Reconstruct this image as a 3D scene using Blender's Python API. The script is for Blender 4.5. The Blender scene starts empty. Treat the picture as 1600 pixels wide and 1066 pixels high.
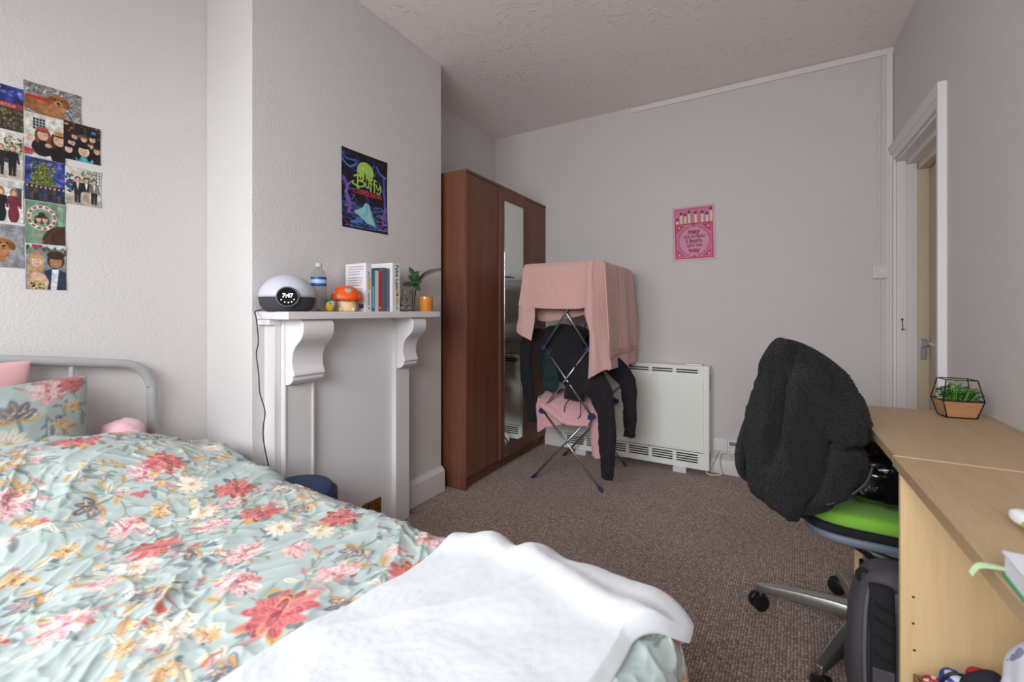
import bpy, math, random
import numpy as np
from mathutils import Vector, Matrix, noise as mnoise
random.seed(7)
R = math.radians
S = bpy.context.scene
COL = S.collection

# ---------------------------------------------------------------- camera
cam_d = bpy.data.cameras.new('camera')
cam_d.sensor_width = 36.0
cam_d.lens = 682.0 / 1600.0 * 36.0
cam_d.shift_y = -46.0 / 1600.0
cam_d.clip_start = 0.02
cam_d.dof.use_dof = True
cam_d.dof.focus_distance = 2.3
cam_d.dof.aperture_fstop = 3.2
cam = bpy.data.objects.new('camera', cam_d)
cam.location = (0, 0, 1.15)
cam.rotation_euler = (R(90), 0, math.atan(398.0 / 682.0))
COL.objects.link(cam)
S.camera = cam

# ---------------------------------------------------------------- world, light, exposure
w = bpy.data.worlds.new('overcast_sky'); S.world = w; w.use_nodes = True
bg = w.node_tree.nodes['Background']
bg.inputs[0].default_value = (0.80, 0.88, 1.0, 1); bg.inputs[1].default_value = 1.0
def area(name, loc, rot, sx, sy, power, col, spread=180):
    l = bpy.data.lights.new(name, 'AREA'); l.shape = 'RECTANGLE'; l.size = sx; l.size_y = sy
    l.energy = power; l.color = col; l.spread = R(spread)
    o = bpy.data.objects.new(name, l); o.location = loc; o.rotation_euler = rot; COL.objects.link(o); return o
# overcast daylight entering by the bay window behind the camera
area('window_daylight', (-.60, -1.17, 1.55), (R(60), 0, R(0)), 2.2, 1.25, 92, (0.93, 0.96, 1.0), 150)
S.view_settings.view_transform = 'Standard'
S.view_settings.look = 'None'
S.view_settings.gamma = 1.0
S.view_settings.use_curve_mapping = False
S.view_settings.exposure = 0.0
try:
    S.cycles.max_bounces = 10; S.cycles.diffuse_bounces = 7; S.cycles.glossy_bounces = 5
    S.cycles.transmission_bounces = 8; S.cycles.transparent_max_bounces = 12
    S.cycles.sample_clamp_indirect = 6.0; S.cycles.caustics_reflective = False; S.cycles.caustics_refractive = False
    S.cycles.use_denoising = True
except Exception: pass

# ---------------------------------------------------------------- colour + material helpers
def lin(c):
    if isinstance(c, str):
        c = [int(c[i:i+2], 16) / 255 for i in (1, 3, 5)]
    return tuple((v / 12.92 if v <= 0.04045 else ((v + 0.055) / 1.055) ** 2.4) for v in c)
def mat(name, col='#888888', rough=0.6, metal=0.0, bump=None, vary=None, sheen=0.0, attr=None, trans=0.0, ior=1.45, emis=0.0, coat=0.0, alpha=1.0, spec=None, sss=0.0):
    """bump=(scale, strength, distance[, stretch]); vary=(scale, amount[, stretch])"""
    m = bpy.data.materials.new(name); m.use_nodes = True
    nt = m.node_tree; N = nt.nodes; L = nt.links
    b = N['Principled BSDF']
    c = lin(col) + (1,)
    b.inputs['Base Color'].default_value = c
    b.inputs['Roughness'].default_value = rough
    b.inputs['Metallic'].default_value = metal
    b.inputs['IOR'].default_value = ior
    b.inputs['Transmission Weight'].default_value = trans
    b.inputs['Coat Weight'].default_value = coat
    b.inputs['Alpha'].default_value = alpha
    if spec is not None: b.inputs['Specular IOR Level'].default_value = spec
    if sheen: b.inputs['Sheen Weight'].default_value = sheen; b.inputs['Sheen Roughness'].default_value = 0.5
    if sss:
        b.inputs['Subsurface Weight'].default_value = sss; b.inputs['Subsurface Radius'].default_value = (0.02, 0.01, 0.006)
    src = None
    tc = N.new('ShaderNodeTexCoord')
    def stretched(st):
        mp = N.new('ShaderNodeMapping'); mp.inputs['Scale'].default_value = st
        L.new(tc.outputs['Object'], mp.inputs['Vector']); return mp.outputs['Vector']
    if attr:
        a = N.new('ShaderNodeAttribute'); a.attribute_name = attr; src = a.outputs['Color']
        L.new(src, b.inputs['Base Color'])
    if vary:
        n = N.new('ShaderNodeTexNoise'); n.inputs['Scale'].default_value = vary[0]; n.inputs['Detail'].default_value = 6
        L.new(stretched(vary[2]) if len(vary) > 2 else tc.outputs['Object'], n.inputs['Vector'])
        r = N.new('ShaderNodeMapRange'); r.inputs['From Min'].default_value = 0.3; r.inputs['From Max'].default_value = 0.7
        r.inputs['To Min'].default_value = 1 - vary[1]; r.inputs['To Max'].default_value = 1 + vary[1]
        L.new(n.outputs['Fac'], r.inputs['Value'])
        x = N.new('ShaderNodeVectorMath'); x.operation = 'SCALE'
        if src: L.new(src, x.inputs[0])
        else: x.inputs[0].default_value = c[:3]
        L.new(r.outputs[0], x.inputs['Scale']); L.new(x.outputs[0], b.inputs['Base Color'])
    if bump:
        n = N.new('ShaderNodeTexNoise'); n.inputs['Scale'].default_value = bump[0]; n.inputs['Detail'].default_value = 4
        L.new(stretched(bump[3]) if len(bump) > 3 else tc.outputs['Object'], n.inputs['Vector'])
        bp = N.new('ShaderNodeBump'); bp.inputs['Strength'].default_value = bump[1]; bp.inputs['Distance'].default_value = bump[2]
        L.new(n.outputs['Fac'], bp.inputs['Height']); L.new(bp.outputs[0], b.inputs['Normal'])
    if emis:
        b.inputs['Emission Color'].default_value = c; b.inputs['Emission Strength'].default_value = emis
    return m
def wood(name, dark, light, stretch, rough=0.45, scale=6.0, bump=0.05, contrast=1.0):
    m = mat(name, light, rough); nt = m.node_tree; N = nt.nodes; L = nt.links; b = N['Principled BSDF']
    tc = N.new('ShaderNodeTexCoord'); mp = N.new('ShaderNodeMapping'); mp.inputs['Scale'].default_value = stretch
    L.new(tc.outputs['Object'], mp.inputs['Vector'])
    n1 = N.new('ShaderNodeTexNoise'); n1.inputs['Scale'].default_value = scale; n1.inputs['Detail'].default_value = 8; n1.inputs['Distortion'].default_value = 0.6
    n2 = N.new('ShaderNodeTexNoise'); n2.inputs['Scale'].default_value = scale * 9; n2.inputs['Detail'].default_value = 5
    L.new(mp.outputs[0], n1.inputs['Vector']); L.new(mp.outputs[0], n2.inputs['Vector'])
    mx = N.new('ShaderNodeMath'); mx.operation = 'ADD'; L.new(n1.outputs['Fac'], mx.inputs[0]); L.new(n2.outputs['Fac'], mx.inputs[1])
    hf = N.new('ShaderNodeMath'); hf.operation = 'MULTIPLY'; hf.inputs[1].default_value = 0.5; L.new(mx.outputs[0], hf.inputs[0])
    cr = N.new('ShaderNodeValToRGB'); L.new(hf.outputs[0], cr.inputs[0])
    cr.color_ramp.elements[0].position = 0.5 - 0.16 / contrast; cr.color_ramp.elements[0].color = lin(dark) + (1,)
    cr.color_ramp.elements[1].position = 0.5 + 0.16 / contrast; cr.color_ramp.elements[1].color = lin(light) + (1,)
    L.new(cr.outputs[0], b.inputs['Base Color'])
    bp = N.new('ShaderNodeBump'); bp.inputs['Strength'].default_value = bump; bp.inputs['Distance'].default_value = 0.001
    L.new(hf.outputs[0], bp.inputs['Height']); L.new(bp.outputs[0], b.inputs['Normal'])
    return m

# ---------------------------------------------------------------- scene helpers
def props(o, label=None, cat=None, group=None, kind=None):
    if label: o['label'] = label
    if cat: o['category'] = cat
    if group: o['group'] = group
    if kind: o['kind'] = kind
    return o
def thing(name, label, cat, loc, group=None):
    o = bpy.data.objects.new(name, None); o.location = loc; o.empty_display_size = 0.05
    COL.objects.link(o); return props(o, label, cat, group)
def origin_of(o):
    v = Vector((0, 0, 0))
    while o is not None: v += o.location; o = o.parent
    return v
def bez(p0, p1, p2, p3, t):
    u = 1 - t; return p0*u*u*u + p1*3*u*u*t + p2*3*u*t*t + p3*t*t*t
def smooth_path(pts, n=8):
    P = [Vector(p) for p in pts]; out = []
    for i in range(len(P) - 1):
        a = P[max(i-1, 0)]; b = P[i]; c = P[i+1]; d = P[min(i+2, len(P)-1)]
        for k in range(n):
            t = k / n
            out.append(0.5 * ((2*b) + (c-a)*t + (2*a-5*b+4*c-d)*t*t + (3*b-a-3*c+d)*t**3))
    out.append(P[-1]); return out
class MB:
    def __init__(s): s.v = []; s.f = []; s.mi = []; s.cur = 0
    def add(s, vs, fs, mi=None):
        k = len(s.v); s.v += [tuple(v) for v in vs]; s.f += [tuple(i + k for i in f) for f in fs]
        s.mi += [s.cur if mi is None else mi] * len(fs); return s
    def box(s, a, b, M=None, mi=None):
        vs = [Vector((x, y, z)) for z in (a[2], b[2]) for y in (a[1], b[1]) for x in (a[0], b[0])]
        if M is not None: vs = [M @ v for v in vs]
        return s.add(vs, [(0,2,3,1), (4,5,7,6), (0,1,5,4), (2,6,7,3), (0,4,6,2), (1,3,7,5)], mi)
    def cbox(s, c, d, rot=None, mi=None):
        M = Matrix.Translation(c)
        if rot is not None: M = M @ (rot.to_4x4() if isinstance(rot, Matrix) else Matrix.Rotation(rot, 4, 'Z'))
        return s.box((-d[0]/2, -d[1]/2, -d[2]/2), (d[0]/2, d[1]/2, d[2]/2), M, mi)
    def tube(s, pts, r, n=10, cap=True, flat=1.0, up=(0, 0, 1), mi=None):
        P = [Vector(p) for p in pts]; m = len(P)
        rr = r if isinstance(r, (list, tuple)) else [r] * m
        vs = []; prev = None
        for i, p in enumerate(P):
            t = (P[min(i+1, m-1)] - P[max(i-1, 0)]).normalized()
            if prev is None:
                a = Vector(up)
                if abs(a.dot(t)) > 0.95: a = Vector((1, 0, 0))
                u = (a - t * a.dot(t)).normalized()
            else: u = (prev - t * prev.dot(t)).normalized()
            prev = u; v = t.cross(u)
            for k in range(n):
                q = 2*math.pi*k/n; vs.append(p + u*math.cos(q)*rr[i]*flat + v*math.sin(q)*rr[i])
        fs = [(i*n+k, i*n+(k+1)%n, (i+1)*n+(k+1)%n, (i+1)*n+k) for i in range(m-1) for k in range(n)]
        if cap: fs += [tuple(range(n-1, -1, -1)), tuple(range((m-1)*n, m*n))]
        return s.add(vs, fs, mi)
    def cyl(s, a, b, r, n=16, r2=None, mi=None):
        return s.tube([a, b], [r, r if r2 is None else r2], n, mi=mi)
    def lathe(s, prof, c=(0, 0, 0), n=32, M=None, sc=(1, 1), mi=None):
        vs = []
        for (r, z) in prof:
            for k in range(n):
                q = 2*math.pi*k/n; v = Vector((r*math.cos(q)*sc[0], r*math.sin(q)*sc[1], z))
                if M is not None: v = M @ v
                vs.append(v + Vector(c))
        m = len(prof)
        fs = [(i*n+k, i*n+(k+1)%n, (i+1)*n+(k+1)%n, (i+1)*n+k) for i in range(m-1) for k in range(n)]
        if prof[0][0] > 1e-6: fs.append(tuple(range(n-1, -1, -1)))
        if prof[-1][0] > 1e-6: fs.append(tuple(range((m-1)*n, m*n)))
        return s.add(vs, fs, mi)
    def ell(s, c, r, n=20, M=None, mi=None):
        if isinstance(r, (int, float)): r = (r, r, r)
        m = max(6, n//2); vs = []; 
        for i in range(m+1):
            a = math.pi*i/m
            for k in range(n):
                q = 2*math.pi*k/n; v = Vector((math.sin(a)*math.cos(q)*r[0], math.sin(a)*math.sin(q)*r[1], -math.cos(a)*r[2]))
                if M is not None: v = M @ v
                vs.append(v + Vector(c))
        fs = [(i*n+k, i*n+(k+1)%n, (i+1)*n+(k+1)%n, (i+1)*n+k) for i in range(m) for k in range(n)]
        return s.add(vs, fs, mi)
    def prism(s, poly, axis, lo, hi, mi=None):
        """poly in the two other axes (cyclic order), extruded along axis 0/1/2"""
        n = len(poly); vs = []
        for h in (lo, hi):
            for (a, b) in poly:
                v = [0, 0, 0]; o = [i for i in range(3) if i != axis]; v[o[0]] = a; v[o[1]] = b; v[axis] = h; vs.append(v)
        fs = [(k, (k+1) % n, n+(k+1) % n, n+k) for k in range(n)] + [tuple(range(n-1, -1, -1)), tuple(range(n, 2*n))]
        return s.add(vs, fs, mi)
    def build(s, name, mats, parent=None, smooth=False, bevel=0, sub=0, solid=0, label=None, angle=None):
        me = bpy.data.meshes.new(name)
        o0 = origin_of(parent) if parent is not None else None
        vs = s.v if o0 is None else [(v[0]-o0[0], v[1]-o0[1], v[2]-o0[2]) for v in s.v]
        me.from_pydata(vs, [], s.f); 
        import bmesh
        bm = bmesh.new(); bm.from_mesh(me)
        bmesh.ops.remove_doubles(bm, verts=bm.verts, dist=1e-6)
        bmesh.ops.recalc_face_normals(bm, faces=bm.faces); bm.to_mesh(me); bm.free()
        if not isinstance(mats, (list, tuple)): mats = [mats]
        for m in mats: me.materials.append(m)
        if len(mats) > 1 and len(me.polygons) == len(s.mi): me.polygons.foreach_set('material_index', s.mi)
        o = bpy.data.objects.new(name, me); COL.objects.link(o)
        if parent is not None: o.parent = parent
        if smooth:
            me.polygons.foreach_set('use_smooth', [True]*len(me.polygons))
            if angle:
                try: me.set_sharp_from_angle(angle=R(angle))
                except Exception: pass
        if bevel:
            md = o.modifiers.new('bevel', 'BEVEL'); md.width = bevel; md.segments = 3; md.limit_method = 'ANGLE'; md.angle_limit = R(40)
            me.polygons.foreach_set('use_smooth', [True]*len(me.polygons))
            md.harden_normals = True
        if solid:
            md = o.modifiers.new('thickness', 'SOLIDIFY'); md.thickness = solid; md.offset = 0
        if sub:
            md = o.modifiers.new('subdivision', 'SUBSURF'); md.levels = sub; md.render_levels = sub
        if label: o['label'] = label
        return o
def structure(o): o['kind'] = 'structure'; return o

def catmull(A, n):
    """A: (m, k) -> (n, k) Catmull-Rom resample along axis 0"""
    A = np.asarray(A, float); m = A.shape[0]
    t = np.linspace(0, m-1, n); i = np.minimum(t.astype(int), m-2); f = (t-i)[:, None]
    sh = A.reshape(m, -1)
    g = lambda j: sh[np.clip(j, 0, m-1)]
    a, b, c, d = g(i-1), g(i), g(i+1), g(i+2)
    out = 0.5*((2*b) + (c-a)*f + (2*a-5*b+4*c-d)*f*f + (3*b-a-3*c+d)*f**3)
    return out.reshape((n,) + A.shape[1:])
def perlin(x, y, seed=0):
    rs = np.random.RandomState(seed); p = rs.permutation(512); p = np.concatenate([p, p]); g = rs.rand(1024)*2*np.pi
    gx, gy = np.cos(g), np.sin(g)
    xi = np.floor(x).astype(int); yi = np.floor(y).astype(int); xf = x-xi; yf = y-yi
    u = xf**3*(xf*(xf*6-15)+10); v = yf**3*(yf*(yf*6-15)+10)
    def gr(ix, iy, dx, dy):
        h = p[(p[ix & 511] + iy) & 511]; return gx[h]*dx + gy[h]*dy
    a = gr(xi, yi, xf, yf); b = gr(xi+1, yi, xf-1, yf); c = gr(xi, yi+1, xf, yf-1); d = gr(xi+1, yi+1, xf-1, yf-1)
    return (a*(1-u)+b*u)*(1-v) + (c*(1-u)+d*u)*v
def grid_object(name, P, m, parent=None, cols=None, solid=0, label=None, closed_u=False):
    """P: (nv, nu, 3) world points"""
    nv, nu = P.shape[:2]
    me = bpy.data.meshes.new(name)
    V = P.reshape(-1, 3).astype(np.float32).copy()
    if parent is not None: V -= np.array(origin_of(parent), np.float32)
    jj, ii = np.meshgrid(np.arange(nv-1), np.arange(nu-1 if not closed_u else nu), indexing='ij')
    i2 = (ii+1) % nu
    F = np.stack([jj*nu+ii, jj*nu+i2, (jj+1)*nu+i2, (jj+1)*nu+ii], -1).reshape(-1, 4)
    me.vertices.add(len(V)); me.vertices.foreach_set('co', V.ravel())
    me.loops.add(F.size); me.loops.foreach_set('vertex_index', F.ravel().astype(np.int32))
    me.polygons.add(len(F)); me.polygons.foreach_set('loop_start', np.arange(0, F.size, 4, dtype=np.int32))
    me.polygons.foreach_set('use_smooth', np.ones(len(F), bool))
    me.update(calc_edges=True); me.validate()
    if cols is not None:
        a = me.color_attributes.new('pattern', 'FLOAT_COLOR', 'POINT')
        c = np.clip(cols.reshape(-1, 3), 0, 1)
        c = np.where(c <= 0.04045, c/12.92, ((c+0.055)/1.055)**2.4)
        a.data.foreach_set('color', np.concatenate([c, np.ones((len(c), 1))], 1).astype(np.float32).ravel())
    me.materials.append(m)
    o = bpy.data.objects.new(name, me); COL.objects.link(o)
    if parent is not None: o.parent = parent
    if solid:
        md = o.modifiers.new('thickness', 'SOLIDIFY'); md.thickness = solid; md.offset = -1
    if label: o['label'] = label
    return o
def normals(P):
    du = np.gradient(P, axis=1); dv = np.gradient(P, axis=0); n = np.cross(du, dv)
    return n / (np.linalg.norm(n, axis=2, keepdims=True) + 1e-9)
def cloth(name, rows, m, parent=None, res=(70, 60), amp=0.004, freq=9, stretch=(1, 1), seed=1, solid=0.005, label=None):
    """rows: list of rows of control points; smooth interpolation with soft folds"""
    A = np.array(rows, float); A = catmull(A, res[0]); A = catmull(A.transpose(1, 0, 2), res[1]).transpose(1, 0, 2)
    n = normals(A)
    yy, xx = np.meshgrid(np.linspace(0, 1, res[0]), np.linspace(0, 1, res[1]), indexing='ij')
    h = perlin(xx*freq*stretch[0]+seed, yy*freq*stretch[1], seed) + 0.5*perlin(xx*freq*2.1*stretch[0], yy*freq*2.1*stretch[1]+seed, seed+1)
    return grid_object(name, A + n*(h*amp)[..., None], m, parent, None, solid, label)
def limb(name, path, wid, thk, m, parent=None, seed=1, amp=0.006, n=28, side=(1, 0, 0), steps=10, label=None):
    """flattened cloth tube: sleeve or trouser leg, along path, wid/thk half sizes per control point"""
    C = catmull(np.array(path, float), steps*len(path)); W = catmull(np.array(wid, float)[:, None], len(C))[:, 0]; T = catmull(np.array(thk, float)[:, None], len(C))[:, 0]
    tan = np.gradient(C, axis=0); tan /= np.linalg.norm(tan, axis=1, keepdims=True)
    sd = np.array(side, float)[None] - tan*(tan@np.array(side, float))[:, None]; sd /= np.linalg.norm(sd, axis=1, keepdims=True)
    nm = np.cross(tan, sd)
    q = np.linspace(0, 2*np.pi, n, endpoint=False)
    ll = np.linspace(0, 1, len(C))
    QQ, LL = np.meshgrid(q, ll*len(C)*0.25)
    rip = perlin(np.cos(QQ)*1.6+5, np.sin(QQ)*1.6+LL*0.5, seed)*amp*2 + perlin(np.cos(QQ)*3+9, LL*1.3+np.sin(QQ), seed+3)*amp
    P = C[:, None, :] + sd[:, None, :]*((W[:, None])*np.cos(q)[None]+rip*np.cos(QQ))[..., None] + nm[:, None, :]*((T[:, None])*np.sin(q)[None]+rip*np.sin(QQ)+rip*0.8)[..., None]
    # close ends
    P = np.concatenate([P[:1].mean(1, keepdims=True).repeat(n, 1)*0.98+P[:1]*0.02, P, P[-1:].mean(1, keepdims=True).repeat(n, 1)*0.98+P[-1:]*0.02], 0)
    return grid_object(name, P, m, parent, None, 0, label, closed_u=True)

# text outlines (Blender's built-in font) as triangles in a unit plane
def glyphs(s, size=1.0, shear=0.0, bold=0.0, align='CENTER'):
    bold *= size
    c = bpy.data.curves.new('lettering', 'FONT'); c.body = s; c.size = size; c.shear = shear; c.offset = bold; c.align_x = align; c.align_y = 'CENTER'; c.resolution_u = 3
    o = bpy.data.objects.new('lettering', c); COL.objects.link(o)
    dg = bpy.context.evaluated_depsgraph_get(); me = o.evaluated_get(dg).to_mesh(); me.calc_loop_triangles()
    v = [(p.co.x, p.co.y) for p in me.vertices]; t = [tuple(x.vertices) for x in me.loop_triangles]
    o.evaluated_get(dg).to_mesh_clear(); bpy.data.objects.remove(o); bpy.data.curves.remove(c)
    return v, t
def lettering(name, s, org, U, V, size, m, parent, **k):
    v, t = glyphs(s, size, **k); org, U, V = Vector(org), Vector(U), Vector(V)
    mb = MB(); mb.add([org + U*a + V*b for a, b in v], t)
    me = bpy.data.meshes.new(name); o0 = origin_of(parent); me.from_pydata([Vector(x)-o0 for x in mb.v], [], mb.f); me.materials.append(m)
    o = bpy.data.objects.new(name, me); COL.objects.link(o); o.parent = parent; return o

# ---------------------------------------------------------------- printed-pattern painter (numpy), mapped to mesh colour attributes
class Canvas:
    def __init__(s, W, H, col): s.W, s.H = W, H; s.a = np.empty((H, W, 3)); s.a[:] = s.c(col)
    def c(s, col): return np.array([int(col[i:i+2], 16)/255 for i in (1, 3, 5)]) if isinstance(col, str) else np.array(col, float)
    def _mix(s, y0, y1, x0, x1, mask, col):
        sub = s.a[y0:y1, x0:x1]; sub += (s.c(col) - sub)*mask[..., None]
    def box(s, x0, y0, x1, y1):
        return max(0, int(y0)), min(s.H, int(y1)+2), max(0, int(x0)), min(s.W, int(x1)+2)
    def ell(s, cx, cy, rx, ry, col, ang=0, al=1.0):
        r = max(rx, ry)+2; y0, y1, x0, x1 = s.box(cx-r, cy-r, cx+r, cy+r)
        if y1 <= y0 or x1 <= x0: return
        Y, X = np.mgrid[y0:y1, x0:x1]; X = X-cx; Y = Y-cy; ca, sa = math.cos(ang), math.sin(ang)
        d = np.sqrt(((X*ca+Y*sa)/max(rx, .3))**2 + ((-X*sa+Y*ca)/max(ry, .3))**2)
        s._mix(y0, y1, x0, x1, np.clip((1-d)*min(rx, ry)+0.5, 0, 1)*al, col)
    def poly(s, pts, col, al=1.0):
        xs = [p[0] for p in pts]; ys = [p[1] for p in pts]; y0, y1, x0, x1 = s.box(min(xs), min(ys), max(xs), max(ys))
        if y1 <= y0 or x1 <= x0: return
        Y, X = np.mgrid[y0:y1, x0:x1]; m = np.zeros(X.shape, bool)
        n = len(pts)
        for i in range(n):
            xa, ya = pts[i]; xb, yb = pts[(i+1) % n]
            if ya == yb: continue
            cnd = ((ya > Y) != (yb > Y)) & (X < (xb-xa)*(Y-ya)/(yb-ya)+xa); m ^= cnd
        s._mix(y0, y1, x0, x1, m*al, col)
    def rect(s, x0, y0, x1, y1, col, al=1.0): s.poly([(x0-.5, y0-.5), (x1+.5, y0-.5), (x1+.5, y1+.5), (x0-.5, y1+.5)], col, al)
    def line(s, pts, wd, col, al=1.0):
        for (xa, ya), (xb, yb) in zip(pts[:-1], pts[1:]):
            y0, y1, x0, x1 = s.box(min(xa, xb)-wd-1, min(ya, yb)-wd-1, max(xa, xb)+wd+1, max(ya, yb)+wd+1)
            if y1 <= y0 or x1 <= x0: continue
            Y, X = np.mgrid[y0:y1, x0:x1]; dx, dy = xb-xa, yb-ya; l = dx*dx+dy*dy+1e-9
            t = np.clip(((X-xa)*dx+(Y-ya)*dy)/l, 0, 1); d = np.hypot(X-xa-t*dx, Y-ya-t*dy)
            s._mix(y0, y1, x0, x1, np.clip(wd/2-d+0.5, 0, 1)*al, col)
    def curve(s, pts, wd, col, n=8, al=1.0): s.line([(p.x, p.y) for p in smooth_path([(a, b, 0) for a, b in pts], n)], wd, col, al)
    def text(s, t, cx, cy, h, col, **k):
        v, tr = glyphs(t, h, **k); 
        for a in tr: s.poly([(cx+v[i][0], cy-v[i][1]) for i in a], col)
    def noise(s, sc, amt, seed=0, col=None):
        Y, X = np.mgrid[0:s.H, 0:s.W]; n = perlin(X/sc, Y/sc, seed)
        if col is None: s.a = np.clip(s.a*(1+n[..., None]*amt), 0, 1)
        else: s.a += (s.c(col)-s.a)*np.clip(n*amt, 0, 1)[..., None]
    def blobs(s, n, x0, y0, x1, y1, r, cols, seed=0):
        rr = random.Random(seed)
        for _ in range(n): s.ell(rr.uniform(x0, x1), rr.uniform(y0, y1), rr.uniform(.5, 1)*r, rr.uniform(.5, 1)*r, rr.choice(cols), rr.uniform(0, 3))
    def blur(s, k=1):
        for _ in range(k):
            a = np.pad(s.a, ((1, 1), (1, 1), (0, 0)), 'edge'); s.a = (a[:-2, 1:-1]+a[2:, 1:-1]+a[1:-1, :-2]+a[1:-1, 2:]+2*a[1:-1, 1:-1])/6
    def sample(s, X, Y):
        X = np.clip(X, 0, s.W-1.001); Y = np.clip(Y, 0, s.H-1.001); x = X.astype(int); y = Y.astype(int); fx = (X-x)[..., None]; fy = (Y-y)[..., None]
        a = s.a; return (a[y, x]*(1-fx)+a[y, x+1]*fx)*(1-fy)+(a[y+1, x]*(1-fx)+a[y+1, x+1]*fx)*fy
def sheet(name, cv, org, U, V, nrm, m, parent=None, thick=0.0006, curl=0.0):
    """flat printed sheet: org = top-left corner, U = width vector, V = downward vector, at its own distance from the wall"""
    org, U, V, N = [np.array(a, float) for a in (org, U, V, nrm)]
    v, u = np.mgrid[0:1:cv.H*1j, 0:1:cv.W*1j]
    cz = curl*(np.abs(u-.5)*2)**4*(np.abs(v-.5)*2)**2
    P = org + u[..., None]*U + v[..., None]*V + N*(thick+cz)[..., None]
    o = grid_object(name, P, m, parent, cv.a)
    # back and rim so that the sheet has a real thickness
    md = o.modifiers.new('thickness', 'SOLIDIFY'); md.thickness = thick; md.offset = 0
    return o
PRINT = mat('printed_paper', rough=0.45, attr='pattern')

# ---------------------------------------------------------------- materials
WALL = mat('white_wallpaint', '#cfcbc9', 0.85, bump=(105, 0.42, 0.004), vary=(0.8, 0.02))
SMOOTHW = mat('white_gloss_woodwork', '#dedada', 0.45, bump=(14, 0.15, 0.003))
ROUGHW = mat('white_painted_old_woodwork', '#d9d5d4', 0.5, bump=(38, 0.3, 0.003))
CREAM = mat('aged_cream_paint', '#cdbfa9', 0.5, vary=(9, 0.06, (1, 1, .3)), bump=(20, 0.1, 0.002))
DOORP = mat('door_paint', '#b8a993', 0.5, vary=(5, 0.05))
def ceiling_mat():
    m = mat('artex_ceiling', '#f0e8e6', 0.7); nt = m.node_tree; N = nt.nodes; L = nt.links; b = N['Principled BSDF']
    tc = N.new('ShaderNodeTexCoord')
    n = N.new('ShaderNodeTexNoise'); n.inputs['Scale'].default_value = 4.5; n.inputs['Detail'].default_value = 4; n.inputs['Distortion'].default_value = 0.2
    L.new(tc.outputs['Object'], n.inputs['Vector'])
    n2 = N.new('ShaderNodeTexNoise'); n2.inputs['Scale'].default_value = 34; n2.inputs['Detail'].default_value = 6; n2.inputs['Distortion'].default_value = 0.6
    L.new(tc.outputs['Object'], n2.inputs['Vector'])
    r = N.new('ShaderNodeMapRange'); r.inputs['From Min'].default_value = 0.40; r.inputs['From Max'].default_value = 0.68; L.new(n.outputs['Fac'], r.inputs['Value'])
    r2 = N.new('ShaderNodeMapRange'); r2.inputs['From Min'].default_value = 0.57; r2.inputs['From Max'].default_value = 0.66; L.new(n2.outputs['Fac'], r2.inputs['Value'])
    x = N.new('ShaderNodeMath'); x.operation = 'MULTIPLY'; L.new(r.outputs[0], x.inputs[0]); L.new(r2.outputs[0], x.inputs[1])
    ad = N.new('ShaderNodeMath'); ad.operation = 'MULTIPLY_ADD'; ad.inputs[1].default_value = 0.15; L.new(n2.outputs['Fac'], ad.inputs[0]); L.new(x.outputs[0], ad.inputs[2])
    bp = N.new('ShaderNodeBump'); bp.inputs['Strength'].default_value = 0.6; bp.inputs['Distance'].default_value = 0.008
    L.new(ad.outputs[0], bp.inputs['Height']); L.new(bp.outputs[0], b.inputs['Normal']); return m
CEIL = ceiling_mat()
def carpet_mat():
    m = mat('brown_flecked_carpet', '#7d675f', 0.95, sheen=0.15); nt = m.node_tree; N = nt.nodes; L = nt.links; b = N['Principled BSDF']
    tc = N.new('ShaderNodeTexCoord'); mp = N.new('ShaderNodeMapping'); mp.inputs['Rotation'].default_value = (0, 0, R(3)); mp.inputs['Scale'].default_value = (1, 1, 0.001)
    L.new(tc.outputs['Object'], mp.inputs['Vector'])
    v = N.new('ShaderNodeTexVoronoi'); v.inputs['Scale'].default_value = 100; v.inputs['Randomness'].default_value = 0.32
    L.new(mp.outputs[0], v.inputs['Vector'])
    cr = N.new('ShaderNodeValToRGB'); L.new(v.outputs['Distance'], cr.inputs[0]); e = cr.color_ramp.elements
    e[0].position = 0.0; e[0].color = lin('#fff2e8') + (1,)
    e[1].position = 0.62; e[1].color = lin('#715c52') + (1,)
    q = cr.color_ramp.elements.new(0.17); q.color = lin('#b8a498') + (1,)
    q = cr.color_ramp.elements.new(0.36); q.color = lin('#967f74') + (1,)
    # each tuft has its own tone
    hs = N.new('ShaderNodeMapRange'); sp = N.new('ShaderNodeSeparateColor'); L.new(v.outputs['Color'], sp.inputs[0]); L.new(sp.outputs[0], hs.inputs['Value'])
    hs.inputs['To Min'].default_value = 0.72; hs.inputs['To Max'].default_value = 1.28
    n = N.new('ShaderNodeTexNoise'); n.inputs['Scale'].default_value = 2.2; n.inputs['Detail'].default_value = 5; L.new(tc.outputs['Object'], n.inputs['Vector'])
    nr = N.new('ShaderNodeMapRange'); nr.inputs['From Min'].default_value = .3; nr.inputs['From Max'].default_value = .7; nr.inputs['To Min'].default_value = .88; nr.inputs['To Max'].default_value = 1.1; L.new(n.outputs['Fac'], nr.inputs['Value'])
    mm = N.new('ShaderNodeMath'); mm.operation = 'MULTIPLY'; L.new(hs.outputs[0], mm.inputs[0]); L.new(nr.outputs[0], mm.inputs[1])
    x = N.new('ShaderNodeVectorMath'); x.operation = 'SCALE'; L.new(cr.outputs[0], x.inputs[0]); L.new(mm.outputs[0], x.inputs['Scale']); L.new(x.outputs[0], b.inputs['Base Color'])
    bp = N.new('ShaderNodeBump'); bp.inputs['Strength'].default_value = 0.7; bp.inputs['Distance'].default_value = 0.004; bp.invert = True
    L.new(v.outputs['Distance'], bp.inputs['Height']); L.new(bp.outputs[0], b.inputs['Normal']); return m
CARPET = carpet_mat()
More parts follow.
